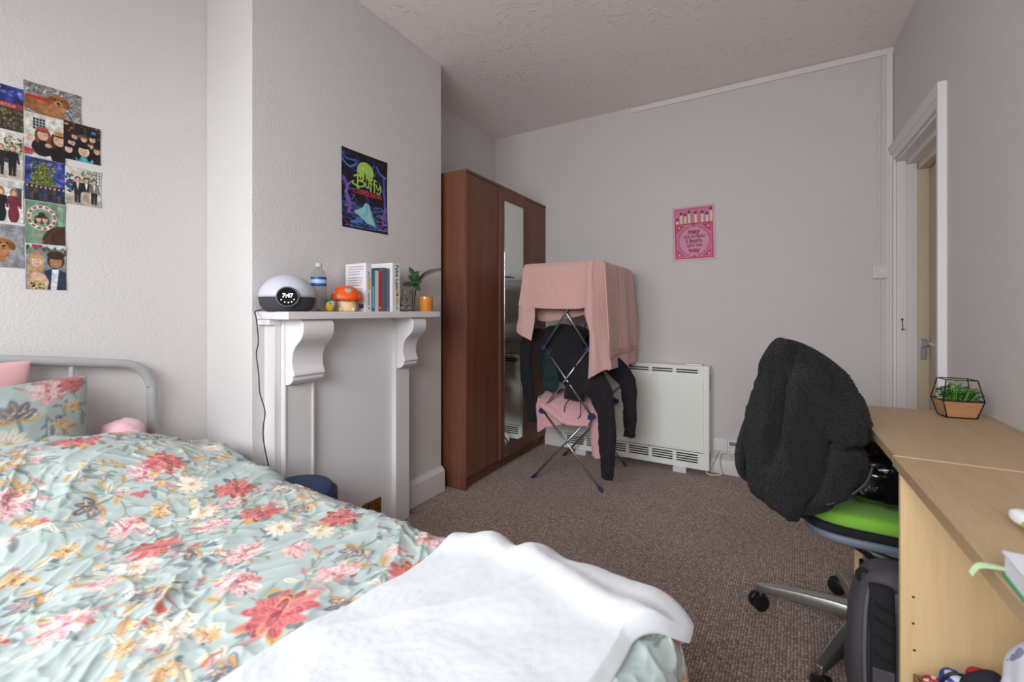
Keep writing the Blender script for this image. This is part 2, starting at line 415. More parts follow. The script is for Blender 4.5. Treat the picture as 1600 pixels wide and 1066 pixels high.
WARD = wood('brown_wardrobe_veneer', '#5c382a', '#7e503d', (14, 14, 0.55), 0.42, 2.0, 0.08, 0.8)
DESKTOP = wood('worn_oak_desktop', '#a88b6a', '#c2a684', (7, 0.6, 7), 0.5, 3.0, 0.05, 0.6)
DESKP = wood('pale_oak_panel', '#dcbb88', '#eccf9f', (5, 5, 0.35), 0.45, 3.0, 0.03, 0.7)
CHROME = mat('chrome', '#c8c8cc', 0.18, 1.0)
STEEL = mat('satin_steel_tube', '#a9abb0', 0.32, 0.9)
ALU = mat('polished_aluminium', '#a5a4a2', 0.3, 0.9, bump=(40, .05, .001))
BLACKP = mat('black_plastic', '#161517', 0.4)
NAVYP = mat('navy_plastic', '#1b2a52', 0.4)
WHITEP = mat('white_plastic', '#dcdde0', 0.4)
HEAT = mat('heater_enamel', '#eef0ea', 0.4)
DARKSLOT = mat('dark_slot', '#3a3735', 0.8)
MIRROR = mat('mirror_glass', '#e6ebe6', 0.03, 1.0)
TOWEL = mat('pink_terry', '#d0a59c', 0.95, sheen=0.4, bump=(420, 0.6, 0.004), vary=(60, 0.05))
TOWELB = mat('pink_terry_band', '#c09088', 0.8, sheen=0.2, bump=(200, 0.3, 0.002, (1, 1, 5)))
PINKC = mat('pink_knit', '#d5a3a6', 0.95, sheen=0.3, bump=(300, 0.5, 0.003), vary=(40, 0.06))
BLACKC = mat('black_jersey', '#141216', 0.9, sheen=0.02, bump=(380, 0.3, 0.002))
JOGC = mat('faded_black_jersey', '#1c171c', 0.9, sheen=0.03, bump=(380, 0.3, 0.002))
GREENC = mat('dark_green_jersey', '#0b2926', 0.85, sheen=0.1, bump=(300, 0.3, 0.002))
NAVYC = mat('navy_canvas', '#2a3d5e', 0.85, sheen=0.1, bump=(300, 0.3, 0.001))
CHARC = mat('charcoal_nylon', '#4a464b', 0.85, bump=(260, 0.3, 0.002), vary=(70, .08))
MESHB = mat('black_padded_mesh', '#17171a', 0.9, bump=(500, 0.5, 0.002))
GREENF = mat('lime_green_upholstery', '#80ba3c', 0.9, sheen=0.2, bump=(350, 0.4, 0.002))
GREYP = mat('blue_grey_plastic', '#6a7480', 0.5)

# ---------------------------------------------------------------- the room
X0, X1, Y0, Y1, H = -2.18, 0.66, -1.25, 3.43, 2.75
def sbox(name, a, b, m, **k): mb = MB(); mb.box(a, b); return structure(mb.build(name, m, **k))
sbox('floor', (X0-.15, Y0-.15, -.10), (X1+.35, Y1+.15, 0), CARPET)
sbox('ceiling', (X0-.15, Y0-.15, H), (X1+.35, Y1+.15, H+.1), CEIL)
sbox('wall_left', (X0-.15, Y0-.15, 0), (X0, Y1+.15, H), WALL)
sbox('wall_back', (X0, Y1, 0), (X1+.35, Y1+.15, H), WALL)
# front wall with the window behind the camera
mb = MB(); wx0, wx1, wz0, wz1 = -1.75, .52, .75, 2.15
mb.box((X0, Y0-.15, 0), (X1+.35, Y0, wz0)); mb.box((X0, Y0-.15, wz1), (X1+.35, Y0, H)); mb.box((X0, Y0-.15, wz0), (wx0, Y0, wz1)); mb.box((wx1, Y0-.15, wz0), (X1+.35, Y0, wz1))
structure(mb.build('wall_front', WALL))
mb = MB()
for x in (wx0, (wx0+wx1)/2-.03, wx1-.06): mb.box((x, Y0-.12, wz0), (x+.06, Y0-.05, wz1))
for z in (wz0, 1.6, wz1-.06): mb.box((wx0, Y0-.12, z), (wx1, Y0-.05, z+.06))
wf = structure(mb.build('window_1', SMOOTHW, bevel=.004))
mb = MB(); mb.box((wx0+.03, Y0-.09, wz0+.03), (wx1-.03, Y0-.084, wz1-.03))
GLS = mat('window_pane_glass', '#ffffff', 0.0, trans=1.0, ior=1.45); mb.build('pane', GLS, wf)
# right wall with the doorway
DY0, DY1, DZ = 2.607, 3.37, 2.05
mb = MB(); mb.box((X1, Y0, 0), (X1+.145, DY0, H)); mb.box((X1, DY0, DZ), (X1+.145, DY1, H)); mb.box((X1, DY1, 0), (X1+.145, Y1, H))
structure(mb.build('wall_right', WALL))
# landing wall beyond the door keeps the room closed
sbox('wall_landing', (X1+.30, DY0-.5, 0), (X1+.345, Y1, H), WALL)
# chimney breast
CX, CY0, CY1 = -1.82, 1.005, 2.21
sbox('wall_chimney', (X0, CY0, 0), (CX, CY1, H), WALL, bevel=.004)
# door lining, stops and door leaf
mb = MB()
mb.box((X1+.0, DY1-.012, 0), (X1+.045, DY1, DZ)); mb.box((X1+.045, DY1-.022, 0), (X1+.090, DY1, DZ))
mb.box((X1, DY0, 0), (X1+.09, DY0+.012, DZ)); mb.box((X1, DY0, DZ-.02), (X1+.045, DY1, DZ)); mb.box((X1+.045, DY0, DZ-.045), (X1+.09, DY1, DZ))
structure(mb.build('trim_1', SMOOTHW, bevel=.002))
mb = MB(); mb.box((X1+.09, DY1-.034, 0), (X1+.145, DY1, DZ-.02)); mb.box((X1+.09, DY0, 0), (X1+.145, DY0+.03, DZ-.02)); mb.box((X1+.09, DY0, DZ-.085), (X1+.145, DY1, DZ))
structure(mb.build('trim_2', CREAM, bevel=.002))
dr = MB(); dr.box((X1+.135, DY0+.02, .01), (X1+.175, DY1-.04, DZ-.09)); dr = structure(dr.build('door_1', DOORP, bevel=.003))
mb = MB(); mb.cyl((X1+.136, 3.02, .975), (X1+.09, 3.02, .975), .012, 12)
mb.tube(smooth_path([(X1+.10, 2.985, .975), (X1+.095, 3.02, .975), (X1+.092, 3.06, .976), (X1+.092, 3.115, .98)], 5), .0085, 10)
mb.build('door_handle', CHROME, dr, smooth=True, angle=50)
mb = MB(); mb.cbox((X1+.131, 3.0, .96), (.008, .04, .17)); mb.build('handle_plate', CHROME, dr, bevel=.002)
mb = MB(); yk = DY1-.036
mb.cbox((X1+.112, yk, .935), (.026, .006, .12)); mb.cbox((X1+.112, yk-.010, .965), (.020, .022, .030)); mb.cbox((X1+.128, yk-.018, .967), (.026, .012, .014)); mb.cbox((X1+.117, yk-.004, .912), (.014, .006, .05))
k = mb.build('latch_keeper', STEEL, dr, bevel=.0015)
# architrave round the doorway
def arch_profile(): return [(0, 0), (.0, .012), (.018, .016), (.03, .016), (.036, .024), (.062, .024), (.07, .030), (.082, .030), (.082, 0)]
mb = MB(); P = arch_profile(); n = len(P)
# near upright, top, far upright swept with mitres: p = distance outwards, q = projection from wall
path = [((DY0, 0), (-1, 0)), ((DY0, DZ), (-1, 1)), ((DY1, DZ), (.60, 1)), ((DY1, 0), (.60, 0))]
vs = []
for (y, z), (dy, dz) in path:
    for p, q in P: vs.append((X1-q, y+dy*p, z+dz*p))
fs = [(i*n+k, i*n+(k+1) % n, (i+1)*n+(k+1) % n, (i+1)*n+k) for i in range(3) for k in range(n)] + [tuple(range(n)), tuple(range(3*n, 4*n))]
mb.add(vs, fs); structure(mb.build('trim_3', SMOOTHW, bevel=.0015))
# boxed corner strip and ceiling strip on the back wall
sbox('trim_4', (X1-.035, Y1-.012, 0), (X1-.005, Y1, H-.03), SMOOTHW, bevel=.003)
sbox('trim_5', (-.92, Y1-.010, H-.045), (X1, Y1, H-.008), SMOOTHW, bevel=.003)
sbox('trim_6', (X1-.075, Y1-.006, 0), (X1-.06, Y1, H-.05), WALL, bevel=.002)
# skirting boards
def skirt(name, a, b, nrm, h=.115, t=.018):
    a, b, nn = Vector(a), Vector(b), Vector(nrm); d = (b-a).normalized()
    prof = [(0, 0), (t, 0), (t, h*.84), (t*.75, h*.9), (t*.55, h*.97), (t*.3, h), (0, h)]
    mb = MB(); vs = [p + nn*q + Vector((0, 0, z)) for p in (a, b) for q, z in prof]; n = len(prof)
    mb.add(vs, [(k, (k+1) % n, n+(k+1) % n, n+k) for k in range(n)] + [tuple(range(n)), tuple(range(n, 2*n))])
    return structure(mb.build(name, ROUGHW, bevel=.0015))
skirt('baseboard_back', (X0, Y1, 0), (X1-.08, Y1, 0), (0, -1, 0), .10, .012)
skirt('baseboard_chimney', (CX, 1.83, 0), (CX, CY1-.005, 0), (1, 0, 0), .155, .035)
skirt('baseboard_left', (X0, Y0, 0), (X0, CY0, 0), (1, 0, 0))
skirt('baseboard_right', (X1, Y0, 0), (X1, DY0-.09, 0), (-1, 0, 0))

# ---------------------------------------------------------------- fireplace surround with shelf
fp = thing('fireplace_surround', 'white painted fireplace surround with curved corbels and boarded up opening', 'fireplace', (-1.76, 1.45, 0))
mb = MB(); mb.box((CX, 1.20, 0), (-1.755, 1.73, 1.118)); mb.build('infill_board', mat('board_paint', '#e4e2e4', .6, bump=(30, .1, .002)), fp, bevel=.001)
for ya, yb in ((1.085, 1.225), (1.717, 1.82)):
    mb = MB(); mb.box((CX, ya, 0), (-1.727, yb, 1.118)); 
    if ya < 1.2: mb.box((CX, ya-.028, 0), (-1.748, ya, 1.118)); mb.box((-1.727, yb-.012, 0), (-1.722, yb, .86)); mb.box((-1.727, ya, 0), (-1.722, ya+.010, .86))
    mb.build('pilaster', ROUGHW, fp, bevel=.003)
    # corbel: scrolled side profile in x/z
    pr = [(-1.727, 1.118), (-1.628, 1.118), (-1.612, 1.105), (-1.607, 1.083), (-1.611, 1.058), (-1.624, 1.036), (-1.645, 1.018), (-1.664, 1.0), (-1.677, .975), (-1.682, .948), (-1.680, .922), (-1.671, .900), (-1.668, .893), (-1.668, .884), (-1.677, .880), (-1.677, .866), (-1.690, .852), (-1.705, .846), (-1.727, .842)]
    sm = smooth_path([(x, 0, z) for x, z in pr[1:12]], 4); poly = [pr[0]] + [(p.x, p.z) for p in sm] + pr[12:]
    mb = MB(); mb.prism(poly, 1, ya+.006, yb+(.012 if ya < 1.2 else .006)); 
    mb.build('corbel', SMOOTHW, fp, bevel=.003)
mb = MB(); mb.box((CX, 1.022, 1.118), (-1.60, 1.935, 1.15)); mb.build('mantel_shelf', ROUGHW, fp, bevel=.004)
mb = MB(); mb.box((CX, 1.03, 1.095), (-1.74, 1.085, 1.118)); mb.build('shelf_batten', ROUGHW, fp, bevel=.003)
# brass socket on the infill board
BRASS = mat('aged_brass', '#9a7434', .35, .85)
so = thing('wall_socket', 'brass double socket low on the boarded fireplace opening', 'socket', (-1.755, 1.585, .13))
mb = MB(); mb.cbox((-1.752, 1.575, .135), (.006, .12, .085)); mb.build('faceplate', BRASS, so, bevel=.002)
for y in (1.545, 1.608):
    for dy, dz in ((0, .014), (-.011, -.008), (.011, -.008)): mb = MB(); mb.cbox((-1.7485, y+dy, .135+dz), (.002, .006, .012)); mb.build('socket_hole', BLACKP, so)
for y in (1.555, 1.598): mb = MB(); mb.cbox((-1.747, y, .162), (.005, .010, .014)); mb.build('rocker_switch', BRASS, so, bevel=.001)

# ---------------------------------------------------------------- wardrobe
wd = thing('wardrobe', 'tall dark brown three-door wardrobe with mirrored middle door', 'wardrobe', (-1.92, 2.84, 0))
WX, WY0, WY1, WH = -1.66, 2.262, 3.425, 2.065
mb = MB(); mb.box((-2.17, WY0, 0), (WX-.004, WY0+.016, WH-.018)); mb.build('side_panel', WARD, wd, bevel=.001)
mb = MB(); mb.box((-2.17, WY1-.016, 0), (WX-.004, WY1, WH-.018)); mb.build('side_panel', WARD, wd, bevel=.001)
mb = MB(); mb.box((-2.17, WY0, WH-.018), (WX+.002, WY1, WH)); mb.build('top_panel', WARD, wd, bevel=.001)
mb = MB(); mb.box((-2.17, WY0+.016, 0), (-2.164, WY1-.016, WH-.018)); mb.build('back_panel', WARD, wd)
mb = MB(); mb.box((-2.164, WY0+.016, .085), (WX-.03, WY1-.016, .10)); mb.build('bottom_panel', WARD, wd)
mb = MB(); mb.box((WX-.05, WY0+.016, 0), (WX-.034, WY1-.016, .085)); mb.build('plinth', WARD, wd)
ys = [WY0+.004, 2.655, 3.046, WY1-.004]
for i in range(3):
    a, b = ys[i]+.0025, ys[i+1]-.0025
    mb = MB(); off = .012 if i == 1 else 0
    mb.box((WX-.018, a, .082), (WX+off, b, WH-.022)); d = mb.build('door', WARD, wd, bevel=.0012)
    if i == 1:
        mb = MB(); mb.box((WX+off, 2.712, .175), (WX+off+.004, 2.992, 1.955)); mb.build('mirror', MIRROR, d, bevel=.0012)
    if i == 2:
        mb = MB(); mb.cbox((WX+.012, 3.10, .62), (.012, .10, .010)); [mb.cbox((WX+.004, 3.10+s*.045, .62), (.012, .008, .008)) for s in (-1, 1)]; mb.build('handle', STEEL, d, bevel=.002)

# ---------------------------------------------------------------- storage heater
ht = thing('storage_heater', 'wide white storage heater with dark grilles under the wall poster', 'heater', (-.9, 3.38, 0))
hx0, hx1, hy, hz0, hz1 = -1.455, -.345, 3.315, .035, .765
mb = MB(); mb.box((hx0, hy, hz0), (hx1, Y1-.012, hz1)); body = mb.build('body', HEAT, ht, bevel=.006)
mb = MB(); mb.box((hx0+.012, hy-.006, hz0+.135), (hx1-.035, hy, hz1-.07)); mb.build('front_panel', mat('heater_front', '#f1f4ec', .35), ht, bevel=.003)
def grille(z0, rows, name):
    mb = MB(); n = 6; wcell = (hx1-hx0-.09)/n
    for i in range(n):
        xa = hx0+.03+i*wcell
        for r in range(rows): mb.box((xa+.012, hy-.0015, z0+r*.017), (xa+wcell-.014, hy+.002, z0+r*.017+.009))
    return mb.build(name, DARKSLOT, ht)
grille(hz1-.052, 2, 'top_grille'); grille(hz0+.045, 4, 'bottom_grille')
mb = MB()
for k in range(8): mb.box((hx1-.001, hy+.03, hz1-.07-k*.014), (hx1+.0015, hy+.06, hz1-.063-k*.014))
mb.build('side_vent', DARKSLOT, ht); mb = MB()
for k in range(6): mb.box((hx1-.001, hy+.03, hz0+.05+k*.014), (hx1+.0015, hy+.06, hz0+.057+k*.014))
mb.build('side_vent', DARKSLOT, ht)
mb = MB(); mb.box((hx1-.16, hy+.03, hz1), (hx1-.05, Y1-.02, hz1+.012)); mb.build('control_cover', WHITEP, ht, bevel=.003)
mb = MB(); mb.box((hx0+.02, hy-.001, hz0+.118), (hx1-.03, hy+.001, hz0+.122)); mb.build('seam', DARKSLOT, ht)
for x in (hx0+.12, hx1-.24): mb = MB(); mb.box((x, hy-.02, 0), (x+.09, Y1-.03, hz0+.002)); mb.build('foot', WHITEP, ht, bevel=.003)

# sockets and timer on the back wall, cables
sp = thing('spur_switch', 'white fused spur plate low on the wall beside the heater', 'switch', (-.285, 3.42, .205))
mb = MB(); mb.cbox((-.285, Y1-.006, .205), (.09, .012, .088)); mb.build('faceplate', WHITEP, sp, bevel=.003)
mb = MB(); mb.cbox((-.272, Y1-.014, .21), (.018, .006, .026)); mb.build('rocker_switch', WHITEP, sp, bevel=.001)
for s in (-1, 1): mb = MB(); mb.cyl((-.285+s*.033, Y1-.0125, .205), (-.285+s*.033, Y1-.0135, .205), .003, 8); mb.build('screw', STEEL, sp)
tm = thing('heating_timer', 'white heating timer with green grey display beside the spur plate', 'timer', (-.19, 3.42, .20))
mb = MB(); mb.cbox((-.19, Y1-.012, .203), (.096, .024, .096)); mb.build('housing', WHITEP, tm, bevel=.004)
mb = MB(); mb.cbox((-.198, Y1-.0245, .225), (.056, .002, .026)); mb.build('display', mat('lcd', '#7c8468', .3), tm)
GB = mat('grey_button', '#9c9ea5', .5)
for x, z in ((-.225, .195), (-.155, .225), (-.155, .212), (-.225, .170)): mb = MB(); mb.cbox((x, Y1-.026, z), (.010, .004, .006)); mb.build('button', GB, tm)
mb = MB(); mb.cbox((-.185, Y1-.032, .187), (.022, .018, .02)); mb.build('cable_outlet', mat('cream_plastic', '#d8d2b8', .5), tm, bevel=.003)
CREAMC = mat('cream_cable', '#ded9c4', .5)
mb = MB(); mb.tube(smooth_path([(-.165, 3.405, .185), (-.165, 3.39, .165), (-.185, 3.39, .145), (-.235, 3.395, .160), (-.275, 3.395, .155), (-.288, 3.39, .12), (-.283, 3.385, .05), (-.275, 3.37, .012), (-.32, 3.35, .006), (-.36, 3.34, .012), (-.37, 3.36, .034)], 8), .0045, 10)
props(mb.build('power_cable', CREAMC, smooth=True), 'cream cable looping down from the heating timer to the heater', 'cable')
mb = MB(); mb.tube(smooth_path([(-.30, 3.405, .162), (-.305, 3.40, .14), (-.325, 3.40, .08), (-.335, 3.40, .06)], 8), .004, 10)
props(mb.build('power_cable', mat('pale_cable', '#c9c4b4', .5), smooth=True), 'short pale cable running from the spur plate behind the heater edge', 'cable')
# light switch, hook
ls = thing('light_switch', 'white single light switch on the back wall beside the door frame', 'switch', (.626, 3.41, 1.395))
mb = MB(); mb.cbox((.603, Y1-.017, 1.395), (.09, .010, .088)); mb.build('faceplate', mat('switch_plate', '#d4ccd2', .35), ls, bevel=.003)
mb = MB(); mb.cbox((.603, Y1-.024, 1.397), (.015, .006, .024)); mb.build('rocker_switch', WHITEP, ls, bevel=.001)
mb = MB(); mb.cbox((.603, Y1-.006, 1.395), (.07, .012, .07)); mb.build('back_box', WHITEP, ls)
for s in (-1, 1): mb = MB(); mb.cyl((.603+s*.03, Y1-.022, 1.395), (.603+s*.03, Y1-.0235, 1.395), .003, 8); mb.build('screw', STEEL, ls)
mb = MB(); hk = (.684, 3.357)
mb.tube(smooth_path([(.684, 3.357, 1.105), (.684, 3.35, 1.10), (.684, 3.348, 1.08), (.685, 3.346, 1.055), (.682, 3.34, 1.043), (.678, 3.335, 1.045), (.690, 3.325, 1.048)], 6), .0022, 8); mb.ell((.684, 3.352, 1.104), .006, 10)
props(mb.build('hook', mat('bronze_hook', '#6a5a3a', .4, .8), smooth=True), 'small bronze cabin hook hanging on the white door lining', 'hook')

# ---------------------------------------------------------------- posters
def poster_forest():
    W, Hh = 200, 268; c = Canvas(W, Hh, '#140f22'); rr = random.Random(3)
    c.noise(30, .9, 2)
    for i in range(60):  # blue night foliage
        x = rr.uniform(0, W); y = rr.uniform(10, 250); c.curve([(x, y), (x+rr.uniform(-14, 14), y+rr.uniform(-10, 10)), (x+rr.uniform(-24, 24), y+rr.uniform(-16, 16))], rr.uniform(1, 3), rr.choice(['#2c4fae', '#3a6bd0', '#22307a', '#4d2a7d']))
    for y in range(178, 262, 5):  # moonlit ground
        for k in range(9): x = rr.uniform(0, W); c.line([(x, y+rr.uniform(-3, 3)), (x+rr.uniform(15, 45), y+rr.uniform(-4, 4))], rr.uniform(2, 5), rr.choice(['#3d6dbd', '#315aa8', '#4f86cf', '#1b2350', '#5a3a9a']))
    # gnarled trees
    for pts, wd, col in (([(0, 40), (30, 58), (48, 52), (62, 40)], 6, '#3f74d8'), ([(2, 20), (20, 34), (60, 30)], 5, '#2f5fc6'), ([(8, 100), (22, 128), (18, 160), (34, 200)], 11, '#6b46b8'), ([(34, 112), (22, 128), (14, 150)], 7, '#7a55c8'), ([(20, 150), (34, 178), (30, 208)], 9, '#8a4fb0'), ([(182, 60), (186, 130), (190, 210)], 9, '#5a3fb0'), ([(186, 130), (170, 100), (160, 84)], 4, '#3f74d8'), ([(192, 170), (182, 200), (176, 240)], 8, '#9a3fa8'), ([(0, 230), (20, 250), (40, 266)], 8, '#5a2a7a'), ([(150, 30), (165, 50), (192, 60)], 6, '#3f74d8'), ([(0, 190), (14, 210), (12, 240)], 10, '#3a1d52')): c.curve(pts, wd, col)
    for pts in ([(150, 200), (168, 214), (196, 222)], [(130, 205), (150, 214), (160, 224)], [(150, 250), (175, 240), (196, 236)], [(40, 150), (60, 165), (66, 178)]): c.curve(pts, 3, '#8c1f2e')
    for i in range(30): c.ell(rr.uniform(85, 150), rr.uniform(120, 190), 5, 4, rr.choice(['#0c0914', '#16112a']))
    # plain moon and a pale moonlit waterfall
    c.ell(100, 62, 37, 35, '#a6d84a'); c.ell(88, 52, 8, 6, '#b9e46a'); c.ell(112, 70, 7, 5, '#94c93c')
    for x, h in ((70, 66), (84, 78), (97, 60), (109, 80), (124, 70), (134, 64)): c.poly([(x-8, 100), (x, h), (x+8, 100)], '#3d1230')
    c.poly([(98, 170), (114, 170), (144, 246), (104, 240), (84, 226), (48, 206), (86, 188)], '#86cfd6')
    for k in range(9): c.curve([(104+k*.8, 172), (92+k*4, 205), (56+k*11, 214+k*4)], 1.6, rr.choice(['#b9ecea', '#5fa9c9', '#a4dcb0']))
    c.ell(106, 150, 9, 11, '#4e2560'); c.ell(112, 160, 7, 12, '#3c1b50')
    # lettering
    g = '#a8dc3c'
    c.curve([(50, 86), (62, 80), (74, 80)], 5, g); c.curve([(66, 78), (66, 100), (64, 120), (70, 124)], 6, g)
    c.curve([(62, 82), (82, 76), (92, 84), (82, 94), (68, 98)], 5, g); c.curve([(70, 98), (90, 98), (94, 108), (82, 116), (60, 116), (42, 110), (48, 104)], 5, g)
    c.curve([(100, 98), (100, 110), (106, 114), (113, 108), (113, 96)], 4.5, g); c.curve([(113, 98), (114, 112), (118, 114)], 3.5, g)
    for x in (124, 140): c.curve([(x+8, 82), (x+1, 80), (x-1, 92), (x, 110), (x-2, 124)], 5, g); c.line([(x-6, 96), (x+8, 95)], 3, g)
    c.curve([(150, 96), (152, 108), (158, 110), (166, 96)], 4.5, g); c.curve([(168, 94), (168, 112), (160, 126), (150, 122)], 4, g)
    c.rect(47, 140, 172, 142, '#d4202e')
    c.a = (c.a.mean(2, keepdims=True)*.2+c.a*.8)
    c.text('the', 51, 131, 13, '#e02a34'); c.text('VAMPIRE SLAYER', 116, 133, 14.5, '#e02a34', bold=.015)
    return c
bp = thing('wall_poster', 'dark blue and purple night forest poster with green moon and lettering', 'poster', (-1.82, 1.585, 1.57))
sheet('print', poster_forest(), (CX, 1.440, 1.971), (.0, .300, .003), (0, .004, -.398), (1, 0, 0), PRINT, bp, curl=.004)
def poster_pink():
    W, Hh = 170, 240; c = Canvas(W, Hh, '#cf9cb2')
    c.rect(9, 9, W-10, Hh-10, '#b00c42'); c.rect(12, 12, W-13, 74, '#c4688f')
    for x, y in ((20, 55), (36, 30), (52, 35), (68, 25), (94, 30), (120, 31), (138, 38), (154, 20)):
        c.rect(x-4, y, x+4, 74, '#dcc9a4'); c.ell(x, y, 6.5, 7, '#5f0b26')
    c.rect(9, 75, W-10, Hh-10, '#b00c42'); c.rect(15, 81, W-16, Hh-16, '#c96a92'); 
    for sx, sy in ((1, 1), (-1, 1), (1, -1), (-1, -1)):
        px = 17 if sx > 0 else W-18; py = 83 if sy > 0 else Hh-18
        c.poly([(px, py), (px+sx*34, py), (px, py+sy*34)], '#b00c42'); c.ell(px+sx*9, py+sy*9, 4, 4, '#e8b4c4')
    cx, cy = W/2, 154
    c.ell(cx, cy, 68, 71, '#cf7fa2')
    for i in range(64):
        a = 2*math.pi*i/64
        if abs(math.sin(a)) > .975: continue
        for r in (61, 66): c.ell(cx+math.cos(a)*r, cy+math.sin(a)*r*1.03, 3.4, 1.5, '#940c3a', ang=a+(.7 if r < 64 else -.7)+math.pi/2*0)
    for y in (86, 221): c.ell(cx, y, 6, 5, '#940c3a'); c.ell(cx-11, y, 2.2, 2.2, '#940c3a'); c.ell(cx+11, y, 2.2, 2.2, '#940c3a')
    k = '#7c0530'
    c.text('may', cx, 112, 29, k, bold=.045); c.text('the bridges', cx, 133, 19, k, shear=.35, bold=.03); c.text('I burn', cx, 153, 27, k, bold=.045)
    c.text('light the', cx, 173, 19, k, shear=.35, bold=.03); c.text('way', cx, 194, 29, k, bold=.045)
    return c
pp = thing('wall_poster', 'pink matchbox poster with dark red lettering on the back wall', 'poster', (-.46, 3.43, 1.52))
sheet('print', poster_pink(), (-.612, Y1, 1.922), (.290, 0, .003), (.010, 0, -.398), (0, -1, 0), PRINT, pp, curl=.003)

# ---------------------------------------------------------------- snapshots on the alcove wall
def figure(c, x, y, h, top, bot, skin='#d9a98c', hair='#3a2418'):
    c.ell(x, y-h*.42, h*.085, h*.1, hair); c.ell(x, y-h*.40, h*.06, h*.075, skin)
    c.poly([(x-h*.12, y-h*.30), (x+h*.12, y-h*.30), (x+h*.10, y+h*.06), (x-h*.10, y+h*.06)], top)
    c.line([(x-h*.11, y-h*.27), (x-h*.15, y+h*.05)], h*.05, top); c.line([(x+h*.11, y-h*.27), (x+h*.15, y+h*.05)], h*.05, top)
    c.poly([(x-h*.10, y+h*.04), (x+h*.10, y+h*.04), (x+h*.07, y+h*.5), (x+h*.01, y+h*.5), (x, y+h*.2), (x-h*.02, y+h*.5), (x-h*.08, y+h*.5)], bot)
def face(c, x, y, r, hair='#3a2418', skin='#dcae94', smile=True, long=True, hat=None):
    c.ell(x, y-r*.1, r*1.15, r*1.3, hair)
    if long: c.ell(x-r*.8, y+r*.7, r*.4, r*1.2, hair); c.ell(x+r*.8, y+r*.7, r*.4, r*1.2, hair)
    c.ell(x, y+r*.1, r*.82, r*1.05, skin); c.ell(x-r*.33, y-r*.05, r*.10, r*.07, '#2a1a14'); c.ell(x+r*.33, y-r*.05, r*.10, r*.07, '#2a1a14')
    c.ell(x, y+r*.22, r*.09, r*.12, '#c98f76')
    c.ell(x, y+r*.55, r*.28, r*.1, '#b04a44'); 
    if smile: c.ell(x, y+r*.54, r*.22, r*.05, '#f4efe8')
    c.ell(x, y-r*.75, r*.8, r*.35, hair)
    if hat: c.rect(x-r*.8, y-r*1.25, x+r*.8, y-r*.8, hat); [c.poly([(x+k*r*.5-r*.25, y-r*1.2), (x+k*r*.5, y-r*1.6), (x+k*r*.5+r*.25, y-r*1.2)], hat) for k in (-1, 0, 1)]
def dog(c, x, y, s, low=False):
    c.ell(x-s*1.1, y+s*.9, s*1.6, s*.8, '#a86a38', .5); c.ell(x-s*.2, y+s*1.1, s*.9, s*.7, '#b87a44')
    c.ell(x, y, s, s*.85, '#a8642e'); c.ell(x-s*.85, y+s*.1, s*.35, s*.75, '#8a4a20', .3); c.ell(x+s*.85, y+s*.2, s*.35, s*.75, '#8a4a20', -.3)
    c.ell(x, y+s*.4, s*.42, s*.5, '#c48a58'); c.ell(x, y+s*.35, s*.2, s*.16, '#1c1614'); c.ell(x-s*.38, y-s*.15, s*.12, s*.12, '#1c1614'); c.ell(x+s*.38, y-s*.15, s*.12, s*.12, '#1c1614')
    c.ell(x, y+s*.72, s*.22, s*.08, '#3a2018')
def ph_A():
    c = Canvas(150, 108, '#8b8784'); c.blobs(420, 0, 0, 150, 108, 3.5, ['#6d6a6a', '#a8a4a2', '#55504f', '#bdb9b6'], 1)
    c.ell(40, 80, 58, 26, '#9b5f30', .3); c.ell(70, 88, 42, 22, '#b07440', .5); dog(c, 88, 44, 24); c.line([(8, 50), (40, 50), (66, 54)], 10, '#c8281e'); return c
def ph_B():
    c = Canvas(104, 150, '#d8d2c8'); c.rect(0, 110, 60, 150, '#cfc8c0'); c.rect(20, 12, 52, 52, '#2b2c30'); [c.rect(20+i*8, 12, 21+i*8, 52, '#c9cdd0') for i in range(5)]; [c.rect(20, 12+i*10, 52, 13+i*10, '#c9cdd0') for i in range(5)]
    c.ell(46, 110, 28, 30, '#1c1a1e'); c.ell(88, 118, 24, 44, '#151418'); face(c, 46, 66, 17, '#7a4024', hat='#b84a3c'); face(c, 88, 72, 19, '#4a2c1c', hat='#cf8a2c')
    c.ell(14, 84, 8, 12, '#d9a98c'); c.ell(60, 100, 9, 7, '#d9a98c'); c.poly([(0, 118), (26, 122), (20, 140), (0, 144)], '#c8323a'); c.line([(0, 138), (30, 132)], 3, '#3e8fb0'); return c
def ph_C():
    c = Canvas(104, 138, '#241a18'); c.blobs(60, 0, 0, 104, 50, 4, ['#8a5a2c', '#c49048', '#3a2a22', '#5a3a26', '#20181a'], 4); c.rect(78, 16, 90, 26, '#2f6fd0')
    for x, y, r, h in ((30, 50, 10, '#3a2a1c'), (56, 52, 10, '#6a4a2c'), (80, 46, 11, '#2a1a14'), (22, 74, 12, '#1c1412'), (74, 72, 10, '#5a3420'), (94, 86, 12, '#3a2a22'), (14, 100, 13, '#16110f')): c.ell(x, y+r*1.6, r*1.4, r, '#151317'); face(c, x, y, r, h, long=False)
    c.ell(58, 130, 26, 14, '#3fa8b8'); face(c, 56, 96, 19, '#15110f', '#e6bda6'); return c
